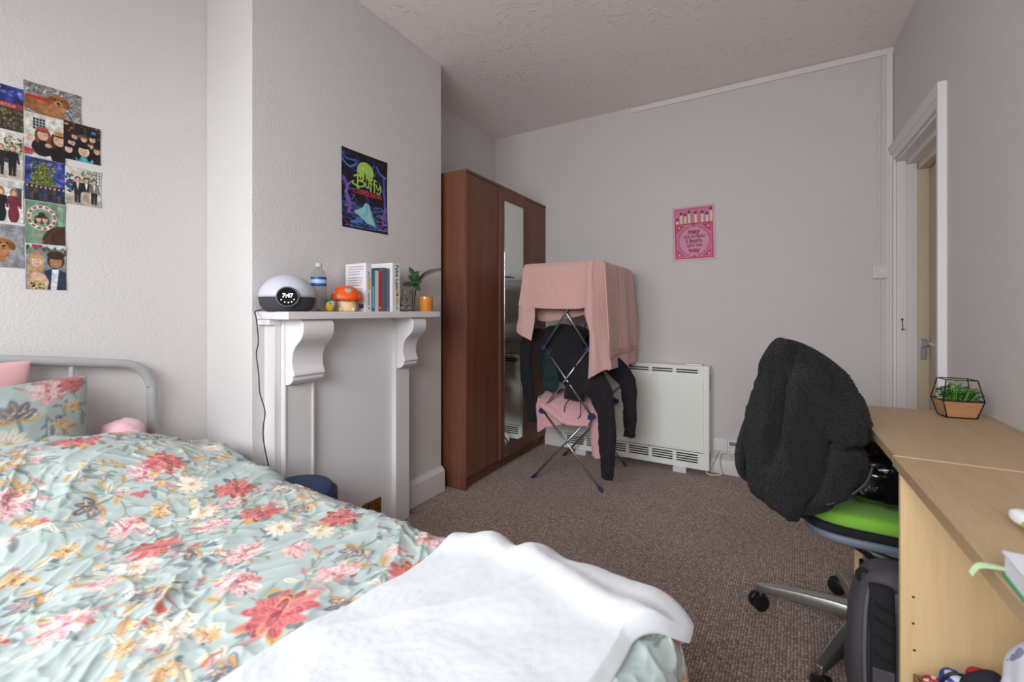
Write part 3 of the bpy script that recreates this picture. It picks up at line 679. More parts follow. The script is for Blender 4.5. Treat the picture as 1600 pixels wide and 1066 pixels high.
def ph_D():
    c = Canvas(104, 140, '#2b3a86'); c.noise(18, .8, 5); c.blobs(30, 60, 5, 104, 80, 9, ['#4450b0', '#6a70c8', '#3a3f8e'], 8); c.poly([(44, 4), (84, 92), (8, 92)], '#5c6a30')
    c.blobs(300, 14, 10, 76, 92, 2.4, ['#8a8a3c', '#3c5a2a', '#c8b450', '#50682c', '#2f4020'], 3); c.rect(0, 88, 104, 140, '#2a2836')
    for i in range(9): figure(c, 6+i*11.5, 112, 48, ['#283a6a', '#3a3038', '#5a4030', '#1e2a54'][i % 4], ['#2a3a5a', '#4a4a3a', '#20242c'][i % 3], hair='#201614')
    return c
def ph_E():
    c = Canvas(100, 138, '#cfc9be'); c.rect(60, 0, 100, 60, '#e3e3df'); [c.rect(62+i*8, 4, 63+i*8, 56, '#50565c') for i in range(5)]; [c.rect(60, 4+i*12, 100, 5+i*12, '#50565c') for i in range(5)]
    c.blobs(160, 46, 10, 84, 60, 2.6, ['#50663a', '#c8b890', '#3c4a2c', '#e0d8c0', '#b0a878'], 3); c.poly([(0, 100), (100, 112), (100, 138), (0, 138)], '#b8a898'); c.blobs(26, 0, 30, 22, 92, 6, ['#33406a', '#2a4a86', '#a03a34'], 6)
    for x, t, b in ((34, '#26262b', '#2a2a2e'), (58, '#1f1f24', '#b8a084'), (80, '#74726c', '#232328')): figure(c, x, 82, 96, t, b); c.poly([(x-4, 54), (x+4, 54), (x, 84)], '#e4ded2')
    return c
def ph_F():
    c = Canvas(104, 148, '#6f9078'); c.noise(60, .2, 3); c.ell(42, 56, 38, 44, '#d8ccb8'); 
    for i in range(40): a = i/40*6.283; c.ell(42+33*math.cos(a), 56+38*math.sin(a), 4, 4, ['#a4543c', '#f0e8d8', '#8a6a58'][i % 3])
    c.ell(42, 56, 27, 31, '#7c9a86'); face(c, 34, 62, 9, '#3a2418'); face(c, 50, 62, 9, '#5a3420'); c.ell(42, 46, 9, 9, '#3a2418'); c.ell(84, 128, 38, 52, '#4a2c20', .5); c.curve([(60, 148), (66, 110), (92, 80)], 2, '#6e4630'); c.line([(22, 112), (46, 140)], 3, '#b06a4c'); c.rect(84, 12, 96, 80, '#88a890'); return c
def ph_G():
    c = Canvas(104, 158, '#7a848c'); c.rect(0, 0, 104, 14, '#c8ccd2'); c.blobs(40, 0, 10, 104, 36, 6, ['#4a5a3c', '#6a7a4a', '#3a4434'], 4); c.rect(16, 4, 40, 14, '#c22a2e'); c.rect(0, 36, 104, 60, '#8a9298')
    c.poly([(42, 158), (46, 92), (74, 80), (104, 96), (104, 158)], '#26344e'); c.poly([(66, 86), (84, 86), (78, 158), (62, 158)], '#d8dce6'); face(c, 76, 58, 20, '#4a3020', '#b07a54', long=False); c.ell(76, 36, 23, 15, '#3f2a1c')
    c.ell(26, 66, 17, 40, '#c08a5c'); c.poly([(4, 158), (2, 108), (22, 98), (48, 104), (58, 128), (54, 158)], '#d9a98c'); face(c, 26, 60, 17, '#c49a68', '#e2b8a0'); c.poly([(8, 158), (12, 132), (30, 126), (46, 132), (48, 158)], '#c9a86a'); c.blobs(30, 12, 132, 46, 156, 3, ['#1c1a1c', '#e0c894'], 4); c.curve([(12, 50), (6, 90), (10, 130)], 8, '#c49a68'); return c
def ph_H():
    c = Canvas(104, 150, '#26317c'); c.noise(20, .8, 9); c.blobs(10, 40, 4, 104, 40, 7, ['#5a66c8', '#8a90e0'], 3); c.rect(0, 56, 104, 74, '#a82a2a'); c.text('MBIRBEGA', 52, 66, 15, '#e8dcc8'); c.rect(0, 74, 104, 150, '#3a3a2a'); c.blobs(160, 0, 76, 104, 140, 4, ['#6a3a2a', '#4a5a2c', '#a08848', '#2a2420', '#8a6a4a', '#3c4a60'], 4); return c
def ph_I():
    c = Canvas(104, 150, '#c9c4ba'); c.rect(40, 0, 60, 110, '#dcd8d0'); c.blobs(120, 60, 10, 100, 70, 4, ['#5a6a40', '#c8b890', '#e0d8c0', '#3c4a2c'], 3); c.poly([(0, 130), (104, 120), (104, 150), (0, 150)], '#bcae9e')
    for x, t in ((22, '#1a181c'), (50, '#242226'), (78, '#1a1a1e')): figure(c, x, 90, 100, t, t, hair='#7a5030')
    return c
def ph_J():
    c = Canvas(104, 136, '#dcd9d2'); c.rect(0, 0, 104, 24, '#c4c2bc'); c.rect(78, 20, 98, 80, '#3c4652')
    for x, t in ((20, '#26242a'), (50, '#17151a'), (80, '#7a2434')): c.ell(x, 40, 9, 20, '#b08050'); figure(c, x, 80, 104, t, t, hair='#8a6038'); c.ell(x, 108, 13, 30, t)
    return c
def ph_K():
    c = Canvas(104, 146, '#8f9196'); c.noise(25, .3, 4); c.blobs(300, 0, 0, 104, 146, 2, ['#7c7e84', '#a2a4a8'], 5); c.ell(30, 108, 34, 26, '#b4744a'); c.rect(30, 96, 66, 106, '#a8483a'); dog(c, 56, 66, 22); return c
snaps = [('A', ph_A, .443, .587, 1.938, 1.842, 1.833, 'snapshot of a ginger dog lying on grey shingle, topmost on the wall', .10), ]
def snap(pf, y0, z0, wd, ht, lab, tilt=0.0, lift=.0005):
    ca, sa = math.cos(tilt), math.sin(tilt)
    t = thing('photo_print', lab, 'photo', (X0, y0, z0-ht), 'snapshots on the alcove wall')
    cv_ = pf(); cv_.blur(1); cv_.noise(6, .16, int(z0*100)); cv_.noise(16, .25, int(y0*100)); g_ = cv_.a.mean(2, keepdims=True); cv_.a = (g_+(cv_.a-g_)*.85)*.94
    sheet('print', cv_, (X0+lift, y0, z0), (0, wd*ca, wd*sa), (0, ht*sa, -ht*ca), (1, 0, 0), PRINT, t, thick=.0005, curl=.002)
snap(ph_A, .443, 1.938, .143, .103, 'landscape snapshot of a ginger dog lying on grey gravel', .02, .0012)
snap(ph_B, .445, 1.833, .100, .151, 'snapshot of two smiling women wearing paper crowns', .0, .0008)
snap(ph_C, .541, 1.838, .100, .136, 'dark snapshot of a crowded group of faces indoors', .0, .0016)
snap(ph_D, .446, 1.681, .100, .147, 'blue night snapshot of a group below a big lit tree')
snap(ph_E, .545, 1.677, .098, .135, 'snapshot of three people in jackets walking outdoors', .0, .0009)
snap(ph_F, .447, 1.532, .099, .146, 'snapshot with a round wreath mirror on a green wall')
snap(ph_G, .449, 1.385, .099, .158, 'lowest snapshot, a woman with blonde hair beside a person in a blue suit', .0, .001)
snap(ph_H, .343, 1.902, .100, .147, 'night snapshot with a red sign over a crowd, top of the leftmost column')
snap(ph_I, .343, 1.744, .100, .150, 'snapshot of people in black standing by a decorated tree')
snap(ph_J, .344, 1.585, .100, .136, 'snapshot of women in black and dark red dresses')
snap(ph_K, .345, 1.440, .100, .143, 'snapshot of a ginger dog looking up from grey paving')

# ---------------------------------------------------------------- floral print for the bedding
def flower(c, x, y, r, cols, n=10, rng=random, rim='#e6d8cc'):
    a0 = rng.uniform(0, 6.28); c.blobs(4, x-r*.9, y-r*.9, x+r*.9, y+r*.9, r*.3, ['#6d7f78', '#4f5d66'], int(x))
    for ring, (rr, nn, k) in enumerate(((.72, n, 0), (.48, n-2, 1), (.26, 6, 2))):
        for i in range(nn):
            a = a0+ring*.4+6.283*i/nn+rng.uniform(-.15, .15); q = r*rr*rng.uniform(.85, 1.12)
            px, py = x+math.cos(a)*q, y+math.sin(a)*q
            c.ell(px, py, r*.36, r*.19, rim if (i+ring) % 4 else '#cf9a5c', a); c.ell(px, py, r*.31, r*.145, cols[(k+i) % len(cols)], a)
            for da in (-.10, 0, .10): c.line([(x+math.cos(a+da*.4)*q*.5, y+math.sin(a+da*.4)*q*.5), (px+math.cos(a+da*3)*r*.18, py+math.sin(a+da*3)*r*.18)], max(1, r*.03), cols[-1] if da == 0 else cols[-2])
    c.ell(x, y, r*.13, r*.13, cols[-1])
def leafy(c, x, y, L, a, cols, rng):
    pts = []; px, py = x, y
    for i in range(7): pts.append((px, py)); a += rng.uniform(-.35, .35); px += math.cos(a)*L/6; py += math.sin(a)*L/6
    c.curve(pts, 1.5, '#5d6a66', 4)
    for i in range(1, 7):
        s = 1 if i % 2 else -1; b = a+s*.9; l = L*rng.uniform(.10, .17); cx, cy = pts[i][0]+math.cos(b)*l, pts[i][1]+math.sin(b)*l
        col = rng.choice(cols); c.ell(cx, cy, l, l*.36, col, b); c.line([pts[i], (cx+math.cos(b)*l*.7, cy+math.sin(b)*l*.7)], 1, '#56605f')
def iris(c, x, y, r, rng):
    a0 = rng.uniform(-.6, .6)-1.57
    for da, l in ((-1.2, .8), (-.6, .95), (0, 1.1), (.6, .95), (1.2, .8)):
        a = a0+da; c.ell(x+math.cos(a)*r*.5*l, y+math.sin(a)*r*.5*l, r*.5*l, r*.2, rng.choice(['#5c6272', '#6f7686', '#4c5363']), a)
        c.line([(x, y), (x+math.cos(a)*r*.8*l, y+math.sin(a)*r*.8*l)], r*.08, '#c98b45'); c.blobs(5, x+math.cos(a)*r*.5-r*.2, y+math.sin(a)*r*.5-r*.2, x+math.cos(a)*r*.5+r*.2, y+math.sin(a)*r*.5+r*.2, r*.05, ['#d9d2c4'], int(x+da*9))
    for s in (-1, 1): c.curve([(x, y), (x+s*r*.5, y+r*.1), (x+s*r*.8, y-r*.2)], r*.12, '#c98b45')
    c.line([(x, y), (x-math.cos(a0)*r*.8, y-math.sin(a0)*r*.8)], r*.14, '#66756a')
def cream_flower(c, x, y, r, rng, tip='#d9a09a'):
    n = 11; a0 = rng.uniform(0, 6)
    for i in range(n):
        a = a0+6.283*i/n; c.ell(x+math.cos(a)*r*.55, y+math.sin(a)*r*.55, r*.46, r*.15, '#eae2cf', a); c.line([(x, y), (x+math.cos(a)*r*.95, y+math.sin(a)*r*.95)], 1.2, tip)
    c.ell(x, y, r*.2, r*.2, '#cfa060')
RED = ['#b8414a', '#c9545a', '#a83340', '#d4706c', '#7e2733']; PINK = ['#cf8a97', '#e0aab0', '#c16f80', '#ecc9c6', '#a84f62']
BASE = '#a5b3b0'
def floral(W, Hh, sc, red, pink, cream, irises, och, seed=1, dens=1.0):
    """sc = canvas pixels per metre; motif lists in canvas pixels"""
    rng = random.Random(seed); c = Canvas(W, Hh, BASE); c.noise(sc*.15, .05, seed)
    taken = [(x, y, r) for L in (red, pink, cream, irises, och) for x, y, r in L]
    area_m = W*Hh/sc/sc
    for _ in range(int(130*area_m*dens)): leafy(c, rng.uniform(0, W), rng.uniform(0, Hh), sc*rng.uniform(.08, .17), rng.uniform(0, 6.28), ['#7f9488', '#94a89c', '#d6cdb2', '#c79a62', '#737d86', '#dfd8c6', '#b98d8a'], rng)
    for _ in range(int(120*area_m*dens)):
        x, y = rng.uniform(0, W), rng.uniform(0, Hh); r = sc*rng.uniform(.004, .010); col = rng.choice(['#c98a44', '#c5573f', '#b8525f', '#5f6877', '#dcb77a', '#7a5a4a', '#d79aa0'])
        for k in range(4): a = rng.uniform(0, 6.28); c.ell(x+math.cos(a)*r, y+math.sin(a)*r, r, r*.55, col, a)
        c.line([(x, y), (x+rng.uniform(-3, 3)*r, y+rng.uniform(-3, 3)*r)], 1.2, '#5d6a66')
    def place(n, rmin, rmax, L):
        for _ in range(int(n*area_m*dens)):
            for t in range(14):
                x, y, r = rng.uniform(0, W), rng.uniform(0, Hh), sc*rng.uniform(rmin, rmax)
                if all(math.hypot(x-a, y-b) > (r+q)*.95 for a, b, q in taken): taken.append((x, y, r)); L.append((x, y, r)); break
    red, pink, cream, irises, och = map(list, (red, pink, cream, irises, och))
    place(3, .034, .05, red); place(9, .02, .036, pink); place(20, .026, .046, cream); place(12, .035, .05, irises); place(11, .016, .026, och)
    for x, y, r in irises: iris(c, x, y, r, rng)
    for x, y, r in cream: cream_flower(c, x, y, r, rng, rng.choice(['#d9a09a', '#b9a27a', '#c07a80']))
    for x, y, r in och: flower(c, x, y, r, ['#cf9850', '#c47f3c', '#ddb478', '#8a5a34'], 8, rng)
    for x, y, r in pink: flower(c, x, y, r, PINK, 11, rng)
    for x, y, r in red:
        for k in range(3): a = rng.uniform(0, 6.28); c.ell(x+math.cos(a)*r*.95, y+math.sin(a)*r*.95, r*.35, r*.18, rng.choice(['#4b5866', '#c99552', '#5d6a66']), a)
        flower(c, x, y, r, RED, 10, rng, '#c9706a')
    c.a = c.a*.86+.14*np.array([.78, .81, .80])
    return c
FLORAL = mat('floral_cotton', rough=0.8, attr='pattern', sheen=.1, bump=(700, 0.15, 0.001))

FLORALP = mat('floral_cotton_pillow', rough=0.8, attr='pattern', sheen=.1, bump=(700, 0.15, 0.001))
# ---------------------------------------------------------------- bed
bed = thing('bed', 'double bed with grey tubular metal headboard against the left wall', 'bed', (-1.15, .2, 0))
GREYM = mat('grey_enamelled_tube', '#a7a8a8', .35, coat=.3)
BW = (.787, -.50)
mb = MB(); xh = -2.135
half = [(xh, .787, 0), (xh, .787, .45), (xh, .787, .80), (xh, .782, .862), (xh, .755, .915), (xh, .71, .945), (xh, .62, .960), (xh, .45, .985), (xh, .28, 1.003), (xh, .14, 1.008)]
full = half + [(x, .28-y-.0, z) for x, y, z in half[::-1][1:]]
mb.tube(smooth_path(full, 6), .0175, 16); hb = mb.build('headboard', GREYM, bed, smooth=True)
for y in (.551, .35, .14, -.07, -.27): mb = MB(); mb.cyl((xh, y, .40), (xh, y, .972 if y > .5 or y < -.2 else .985), .008, 10); mb.build('bar', GREYM, hb, smooth=True)
mb = MB(); mb.cyl((xh, .787, .40), (xh, -.507, .40), .012, 12); mb.build('cross_bar', GREYM, hb, smooth=True)
for y in (.79, -.51): mb = MB(); mb.box((-2.13, y-.015, .25), (-.24, y+.015, .31)); mb.build('side_rail', GREYM, bed, bevel=.004)
mb = MB(); mb.box((-.255, -.51, .25), (-.225, .79, .31)); mb.build('foot_rail', GREYM, bed, bevel=.004)
for y in (.787, -.507): mb = MB(); mb.cyl((-.24, y, 0), (-.24, y, .33), .0175, 14); mb.build('leg', GREYM, bed, smooth=True)
mb = MB()
for k in range(14): mb.box((-2.08+k*.132, -.495, .305), (-2.01+k*.132, .775, .318))
sl = mb.build('slats', WARD, bed)
mb = MB(); mb.box((-2.11, -.50, .32), (-.245, .775, .525)); props(mb.build('mattress', mat('mattress_fabric', '#d8d6d0', .9), bevel=.04), 'pale mattress lying on the grey metal bed under the floral duvet', 'mattress')

UI, VA, VB, RR = -.205, -.44, .835, .08
def sstep(x): x = np.clip(x, 0, 1); return x*x*(3-2*x)
def bed_surface(u, v, extra=0.0):
    su = np.maximum(u-UI, 0); sv = np.where(v > VB, v-VB, np.where(v < VA, v-VA, 0.0)); s = np.hypot(su, sv)+1e-9
    ang = np.minimum(s/RR, math.pi/2); hor = RR*np.sin(ang)+np.maximum(s-RR*math.pi/2, 0)*.10; drop = RR*(1-np.cos(ang))+np.maximum(s-RR*math.pi/2, 0)*.99
    X = np.minimum(u, UI)+hor*su/s; Y = np.clip(v, VA, VB)+hor*sv/s
    zt = .588+.165*sstep((-1.33-u)/.52)*(1-.30*sstep((v-.40)/.42)) + .02*np.exp(-((u+.55)**2)/.1)*0
    hd = np.maximum(-1.90-u, 0); zt = zt-np.minimum(hd*hd*22, .30)
    # weight at the shoulder of the head end: slopes away to the far side
    zt = zt-.06*sstep((v-.62)/.25)*sstep((-1.5-u)/.35)
    Z = zt-drop
    return np.stack([X, Y, Z], -1)
def ridge(x, y, seed): return 1-np.abs(perlin(x, y, seed))*2
nu = 960
u = np.linspace(-2.02, .16, nu); v = np.concatenate([np.linspace(-.80, .10, 140, endpoint=False), np.linspace(.10, 1.19, 480)]); U, V = np.meshgrid(u, v)
P = bed_surface(U, V); N = normals(P)
wx, wy = U+.15*perlin(U*3, V*3, 5), V+.15*perlin(U*3+9, V*3, 6)
a = wx*.80+wy*.60; b = -wx*.60+wy*.80
hh = .011*(ridge(a*5.2, b*2.0, 11)-.5)+.008*perlin(a*8, b*4, 12)+.0060*(ridge(a*11, b*4.5, 13)**3-.3)+.0034*(ridge(wx*22+3, wy*17, 14)**3-.3)+.0008*perlin(wx*70, wy*70, 15)
hh += .010*sstep((-1.3-U)/.5)*ridge(a*7, b*2.5, 16)
ss = np.hypot(np.maximum(U-UI, 0), np.maximum(V-VB, 0)); fold = np.clip((ss-.09)/.2, 0, 1)
hh += fold*.018*np.sin((U*np.where(V > VB, 1, 0)+V*np.where(U > UI, 1, 0))*34+2*perlin(U*5, V*5, 3))
P = P+N*hh[..., None]*np.sign(N[..., 2:3].mean())
SC = 700; ox, oy = -2.06, -.84
def cp(L, r): return [((x-ox)*SC, (y-oy)*SC, r*SC) for x, y in L]
cvd = floral(1568, 1442, SC,
    cp([(-1.82, .48), (-1.63, .63), (-1.42, .735), (-1.21, .69), (-1.25, .47), (-1.0, .79), (-.66, .70), (-1.93, .80)], .052)+cp([(-.79, .485)], .068),
    cp([(-1.97, .56), (-1.60, .569), (-1.415, .471), (-1.06, .564), (-1.26, .588), (-.94, .49), (-.80, .618), (-1.6, .3), (-1.08, .27), (-.72, .835)], .042),
    cp([(-.98, .71), (-2.0, .4), (-1.10, .68), (-1.194, .408), (-1.507, .655), (-.9, .36)], .04),
    cp([(-1.9, .43), (-1.53, .448), (-1.044, .40), (-.835, .709), (-.70, .57), (-1.79, .76), (-1.24, .268)], .048),
    cp([(-1.44, .548), (-1.398, .348), (-.914, .30), (-1.86, .6), (-1.355, .261)], .026), seed=4)
# flowers lie on the cloth, sheared with the weave of the print
props(grid_object('duvet', P, FLORAL, None, cvd.sample((U+.012*perlin(U*14, V*14, 91)-ox)*SC, (V+.012*perlin(U*14+5, V*14, 92)-oy)*SC), solid=.006), 'rumpled sage green duvet with red and pink flowers covering the bed', 'duvet')

# white fleece throw across the foot
nu, nv = 240, 420
u = np.linspace(-.72, .0, nu); v = np.linspace(-.62, .955, nv); U, V = np.meshgrid(u, v)
tu = (U+.72)/.72; U2 = -.675+.03*perlin(V*3, V*0+.5, 31)*(1-tu) + tu*(.675-.205) + tu*.012*np.sin(V*9+1) + .09*tu*sstep((V-.72)/.16)
V2 = V+.012*np.sin(U*18)*sstep((V-.8)/.15)
P = bed_surface(U2, V2); N = normals(P); sg = np.sign(N[..., 2:3].mean()); N = N*sg
wx, wy = U2+.10*perlin(U2*2.5, V2*2.5, 25), V2+.10*perlin(U2*2.5+9, V2*2.5, 26)
a = wx*.86-wy*.5; b = wx*.5+wy*.86
hh = .022+.030*np.maximum(ridge(a*2.3+.35, b*.9, 41)-.4, 0)+.013*perlin(a*5.0, b*1.6, 42)+.007*(ridge(a*6, b*2.4, 47)-.5)+.006*perlin(wx*11, wy*11, 43)+.0010*perlin(wx*60, wy*60, 44)
hh += .016*np.exp(-((U2+.55)/.05)**2-((V2-.86)/.12)**2)+.018*np.exp(-((U2+.44)/.045)**2-((V2-.88)/.12)**2)-.012*np.exp(-((U2+.495)/.03)**2-((V2-.88)/.1)**2)
hh += .020*np.exp(-((V2-.80-.03*np.sin(U2*9))/.035)**2)*sstep((U2+.72)/.06)
ed = np.minimum(np.minimum(tu, 1-tu)*.72, .955-V); hh = hh*np.clip(.35+ed/.04, .35, 1)
P = P+N*hh[..., None]
FLEECE = mat('white_fleece', '#c9ccd0', .95, sheen=.5, bump=(420, .35, .002))
props(grid_object('throw_blanket', P, FLEECE, None, None, solid=.012), 'white fleece throw spread across the foot of the floral bed', 'blanket')

# pillows
def cushion(name, c, half_w, half_h, T, lean, m, label, cat, cols=None, seed=1, wr=.006, group=None, yaw=0):
    n1, n2 = 150, 110
    lin1 = np.linspace(-1, 1, n1); lin2 = np.linspace(-1, 1, n2); A, B = np.meshgrid(lin1, lin2)
    th = T*np.power(np.clip(1-A**4, 0, 1), .6)*np.power(np.clip(1-B**4, 0, 1), .6)
    ku = 1-.05*(B**2)*(1-A**2)*0-.06*(1-B**2)*np.abs(A)**3*0; sx = A*(1-.05*(1-B**2)**2); sy = B*(1-.07*(1-A**2)**2)
    hn = wr*(ridge(A*2.2+seed, B*1.8, seed)-.4)+wr*.6*perlin(A*6, B*5, seed+2)
    wv = np.array([0, 1, 0.]); hv = np.array([-math.sin(lean), 0, math.cos(lean)]); nn = np.array([math.cos(lean), 0, math.sin(lean)])
    if yaw: cy, sy_ = math.cos(yaw), math.sin(yaw); M = np.array([[cy, -sy_, 0], [sy_, cy, 0], [0, 0, 1]]); wv, hv, nn = M@wv, M@hv, M@nn
    base = np.array(c)+sx[..., None]*half_w*wv+sy[..., None]*half_h*hv
    F = base+(th+hn*np.sqrt(th/T+1e-6))[..., None]*nn; Bk = base-th[..., None]*nn
    P = np.concatenate([F, Bk[::-1]], 0); 
    cc = None
    if cols is not None:
        s = cols.sample((A+1)*.5*(cols.W-2), (1-(B+1)*.5)*(cols.H-2)); cc = np.concatenate([s, s[::-1]], 0)
    return props(grid_object(name, P, m, None, cc), label, cat, group)
sc = 450; W, Hh = int(.70*sc), int(.46*sc)
def pq(L, r): return [((y+.15)*sc, (.95-z)*sc, r*sc) for y, z in L]
cvp = floral(W, Hh, sc, pq([(.50, .93)], .035), pq([(.44, .91)], .045), pq([(.40, .69), (.35, .76)], .05), pq([(.37, .83)], .06), pq([(.47, .80), (.46, .75), (.50, .85)], .02), seed=9, dens=.8); cvp.a = cvp.a*.86
cushion('pillow', (-1.955, .215, .705), .345, .235, .068, R(17), FLORALP, 'sage green floral pillow leaning against the headboard', 'pillow', cvp, 3, .008)
cushion('pillow', (-2.075, .08, .755), .36, .235, .035, R(4), mat('pink_cotton', '#d3a5a6', .8, bump=(14, .2, .01)), 'plain pink pillow tucked behind the floral pillow', 'pillow', None, 5, .004)
mb = MB(); rr = random.Random(4)
cx, cy, cz = -2.02, .655, .705
mb.ell((cx, cy, cz), (.07, .062, .055), 40)
mb.v = [tuple(Vector(v)+(Vector(v)-Vector((cx, cy, cz))).normalized()*(.010*mnoise.noise(Vector(v)*22)+.006*mnoise.noise(Vector(v)*60))) for v in mb.v]
props(mb.build('soft_toy', mat('pink_fleece', '#e3b3c0', .95, sheen=.4, bump=(90, .5, .004)), smooth=True), 'small pale pink soft bundle between the floral pillow and the headboard post', 'soft toy')

# navy round storage pouffe beyond the bed
pf = thing('storage_pouffe', 'navy fabric storage pouffe standing by the fireplace behind the bed', 'pouffe', (-1.575, 1.06, 0))
mb = MB(); mb.lathe([(.0, 0), (.95, .0), (1.0, .02), (1.02, .25), (1.0, .44), (.0, .44)], (-1.575, 1.075, 0), 40, sc=(.128, .118)); mb.build('body', NAVYC, pf, smooth=True, angle=40)
mb = MB(); mb.lathe([(.0, .425), (.97, .425), (.99, .44), (.97, .458), (.88, .470), (.5, .476), (0.0, .477)], (-1.580, 1.065, 0), 40, sc=(.132, .115)); mb.build('lid', mat('navy_lid', '#35496a', .8, bump=(200, .2, .001)), pf, smooth=True, angle=50)
mb = MB(); mb.tube([(-1.578+.133*math.cos(q), 1.068+.1195*math.sin(q), .437) for q in [2*math.pi*k/40 for k in range(41)]], .0035, 8); mb.build('piping', BLACKP, pf, smooth=True)

# ---------------------------------------------------------------- things on the mantel shelf (shelf top z = 1.15)
ZS = 1.1502
c0 = Vector((-1.712, 1.092, ZS)); toc = Vector((1.70, -1.09, 0)).normalized(); sd = Vector((-toc.y, toc.x, 0))
cl = thing('sunrise_alarm_clock', 'round white dome sunrise alarm clock with dark base on the mantel shelf', 'clock', tuple(c0))
prof = [(.078, 0), (.090, .008), (.100, .026), (.1045, .044), (.106, .058)]
mb = MB(); mb.lathe([(0, 0)]+prof+[(0, .058)], c0, 48); mb.build('base', mat('charcoal_mesh', '#3b3b40', .8, bump=(400, .4, .001)), cl, smooth=True, angle=50)
dm = [(.106, .0585)]+[(.106*math.cos(a), .0585+.094*math.sin(a)) for a in [math.pi/2*k/14 for k in range(1, 15)]]; dm[-1] = (0, dm[-1][1])
mb = MB(); mb.lathe(dm, c0, 48); mb.build('dome', mat('frosted_dome', '#c3c6d2', .35, sss=.2), cl, smooth=True)
fc = c0+toc*.1015+Vector((0, 0, .056)); Mz = Matrix([sd, toc.cross(sd).normalized()*1, toc]).transposed(); up = Vector((0, 0, 1))
upt = (up*.985+toc*-.17).normalized(); nrm = (toc*.985+up*.17).normalized(); Mf = Matrix([sd, upt, nrm]).transposed()
mb = MB(); mb.lathe([(0, -.02), (.040, -.02), (.040, .008), (.036, .012), (0, .012)], fc, 40, M=Mf); f1 = mb.build('display', mat('clock_glass', '#0d0d10', .15), cl, smooth=True, angle=40)
mb = MB(); mb.tube([fc+Mf@Vector((.0385*math.cos(q), .0385*math.sin(q), .010)) for q in [2*math.pi*k/48 for k in range(49)]], .0028, 8); mb.build('bezel', mat('dark_grey_ring', '#5a5a60', .4), f1, smooth=True)
LED = mat('clock_digits', '#fff1e6', .5, emis=2.2)
lettering('digits', '7:47', fc+Mf@Vector((0, .004, .0128)), sd, upt, .022, LED, f1, bold=.02)
mb = MB()
for a, b in ((-.022, -.012), (-.010, -.021), (.003, -.023), (.014, -.020), (.023, -.011)): mb.lathe([(0, 0), (.0022, 0), (0, .0004)], fc+Mf@Vector((a, b, .0125)), 8, M=Mf)
o = mb.build('touch_keys', LED, f1)
mb = MB(); mb.tube(smooth_path([(-1.795, 1.035, 1.158), (-1.803, 1.010, 1.150), (-1.765, .992, 1.13), (-1.755, .99, 1.10), (-1.745, .99, 1.03), (-1.755, .988, .98), (-1.742, .99, .90), (-1.735, .99, .83), (-1.70, .99, .76), (-1.71, .99, .70), (-1.712, .99, .66), (-1.70, .992, .60), (-1.685, .995, .55), (-1.66, .995, .50), (-1.675, .99, .44), (-1.68, .985, .30), (-1.70, .98, .05), (-1.73, .96, .006), (-1.80, .93, .005)], 8), .0024, 8)
mb.build('power_cord', mat('dark_cord', '#2b2d3a', .6), cl, smooth=True)

# water bottle
bc = Vector((-1.705, 1.232, ZS)); bt = thing('water_bottle', 'clear plastic water bottle with blue label beside the alarm clock', 'bottle', tuple(bc))
PET = mat('clear_pet', '#f4f7f8', .08, trans=.95, ior=1.25, bump=(60, .15, .002))
pr = [(0, .006), (.022, .001), (.029, .002), (.032, .010)]
for k in range(9): z = .016+k*.0105; pr += [(.0325, z), (.0305, z+.005)]
pr += [(.0325, .112), (.0325, .152), (.0305, .162), (.024, .178), (.014, .190), (.0125, .193), (.0125, .198)]
mb = MB(); mb.lathe(pr+[(.0115, .198)]+[(max(r-.0012, 0), z+.0012) for r, z in pr[::-1][1:]], bc, 36); mb.build('shell', PET, bt, smooth=True)
mb = MB(); mb.lathe([(.0329, .114), (.0331, .115), (.0331, .150), (.0329, .151)], bc, 36); mb.build('wrapper', mat('blue_wrapper', '#2d57a5', .4), bt, smooth=True)
mb = MB(); mb.lathe([(.03325, .123), (.03335, .1235), (.03335, .139), (.03325, .1395)], bc, 36); mb.build('wrapper_band', mat('pale_blue_band', '#9fc3e2', .4), bt, smooth=True)
mb = MB(); mb.lathe([(.0333, .145), (.0334, .1455), (.0334, .1495), (.0333, .150)], bc, 36); mb.build('wrapper_band', mat('deep_blue_band', '#26306e', .4), bt, smooth=True)
mb = MB(); mb.lathe([(.0145, .197), (.0145, .211), (.013, .213), (0, .213)], bc, 28); mb.build('cap', mat('clear_white_cap', '#d8dde0', .3, trans=.4), bt, smooth=True, angle=40)
# little bird toy
tc_ = Vector((-1.672, 1.262, ZS)); by = thing('bird_toy', 'tiny yellow bird toy with a green cap between bottle and mushroom lamp', 'toy', tuple(tc_))
Mb = Matrix([sd, toc*-1, Vector((0, 0, 1))]).transposed()
def off(c, a, b, z): return c+sd*a+toc*b+Vector((0, 0, z))
mb = MB(); mb.ell(off(tc_, 0, 0, .022), (.020, .020, .022), 24); mb.build('body', mat('yellow_plush', '#d9b82f', .8), by, smooth=True)
mb = MB(); mb.ell(off(tc_, .004, -.002, .034), (.0225, .0195, .0195), 24); mb.build('head', mat('pale_grey_plush', '#b9b4bb', .8), by, smooth=True)
mb = MB(); mb.ell(off(tc_, .000, -.003, .046), (.019, .017, .011), 24); mb.build('cap', mat('green_felt', '#1f7d4c', .8), by, smooth=True)
mb = MB(); mb.ell(off(tc_, -.006, .012, .030), (.011, .009, .011), 20); mb.build('face', mat('yellow_plush_face', '#e3c53a', .8), by, smooth=True)
mb = MB(); mb.ell(off(tc_, .002, .019, .036), (.004, .004, .003), 12); mb.build('beak', BLACKP, by, smooth=True)
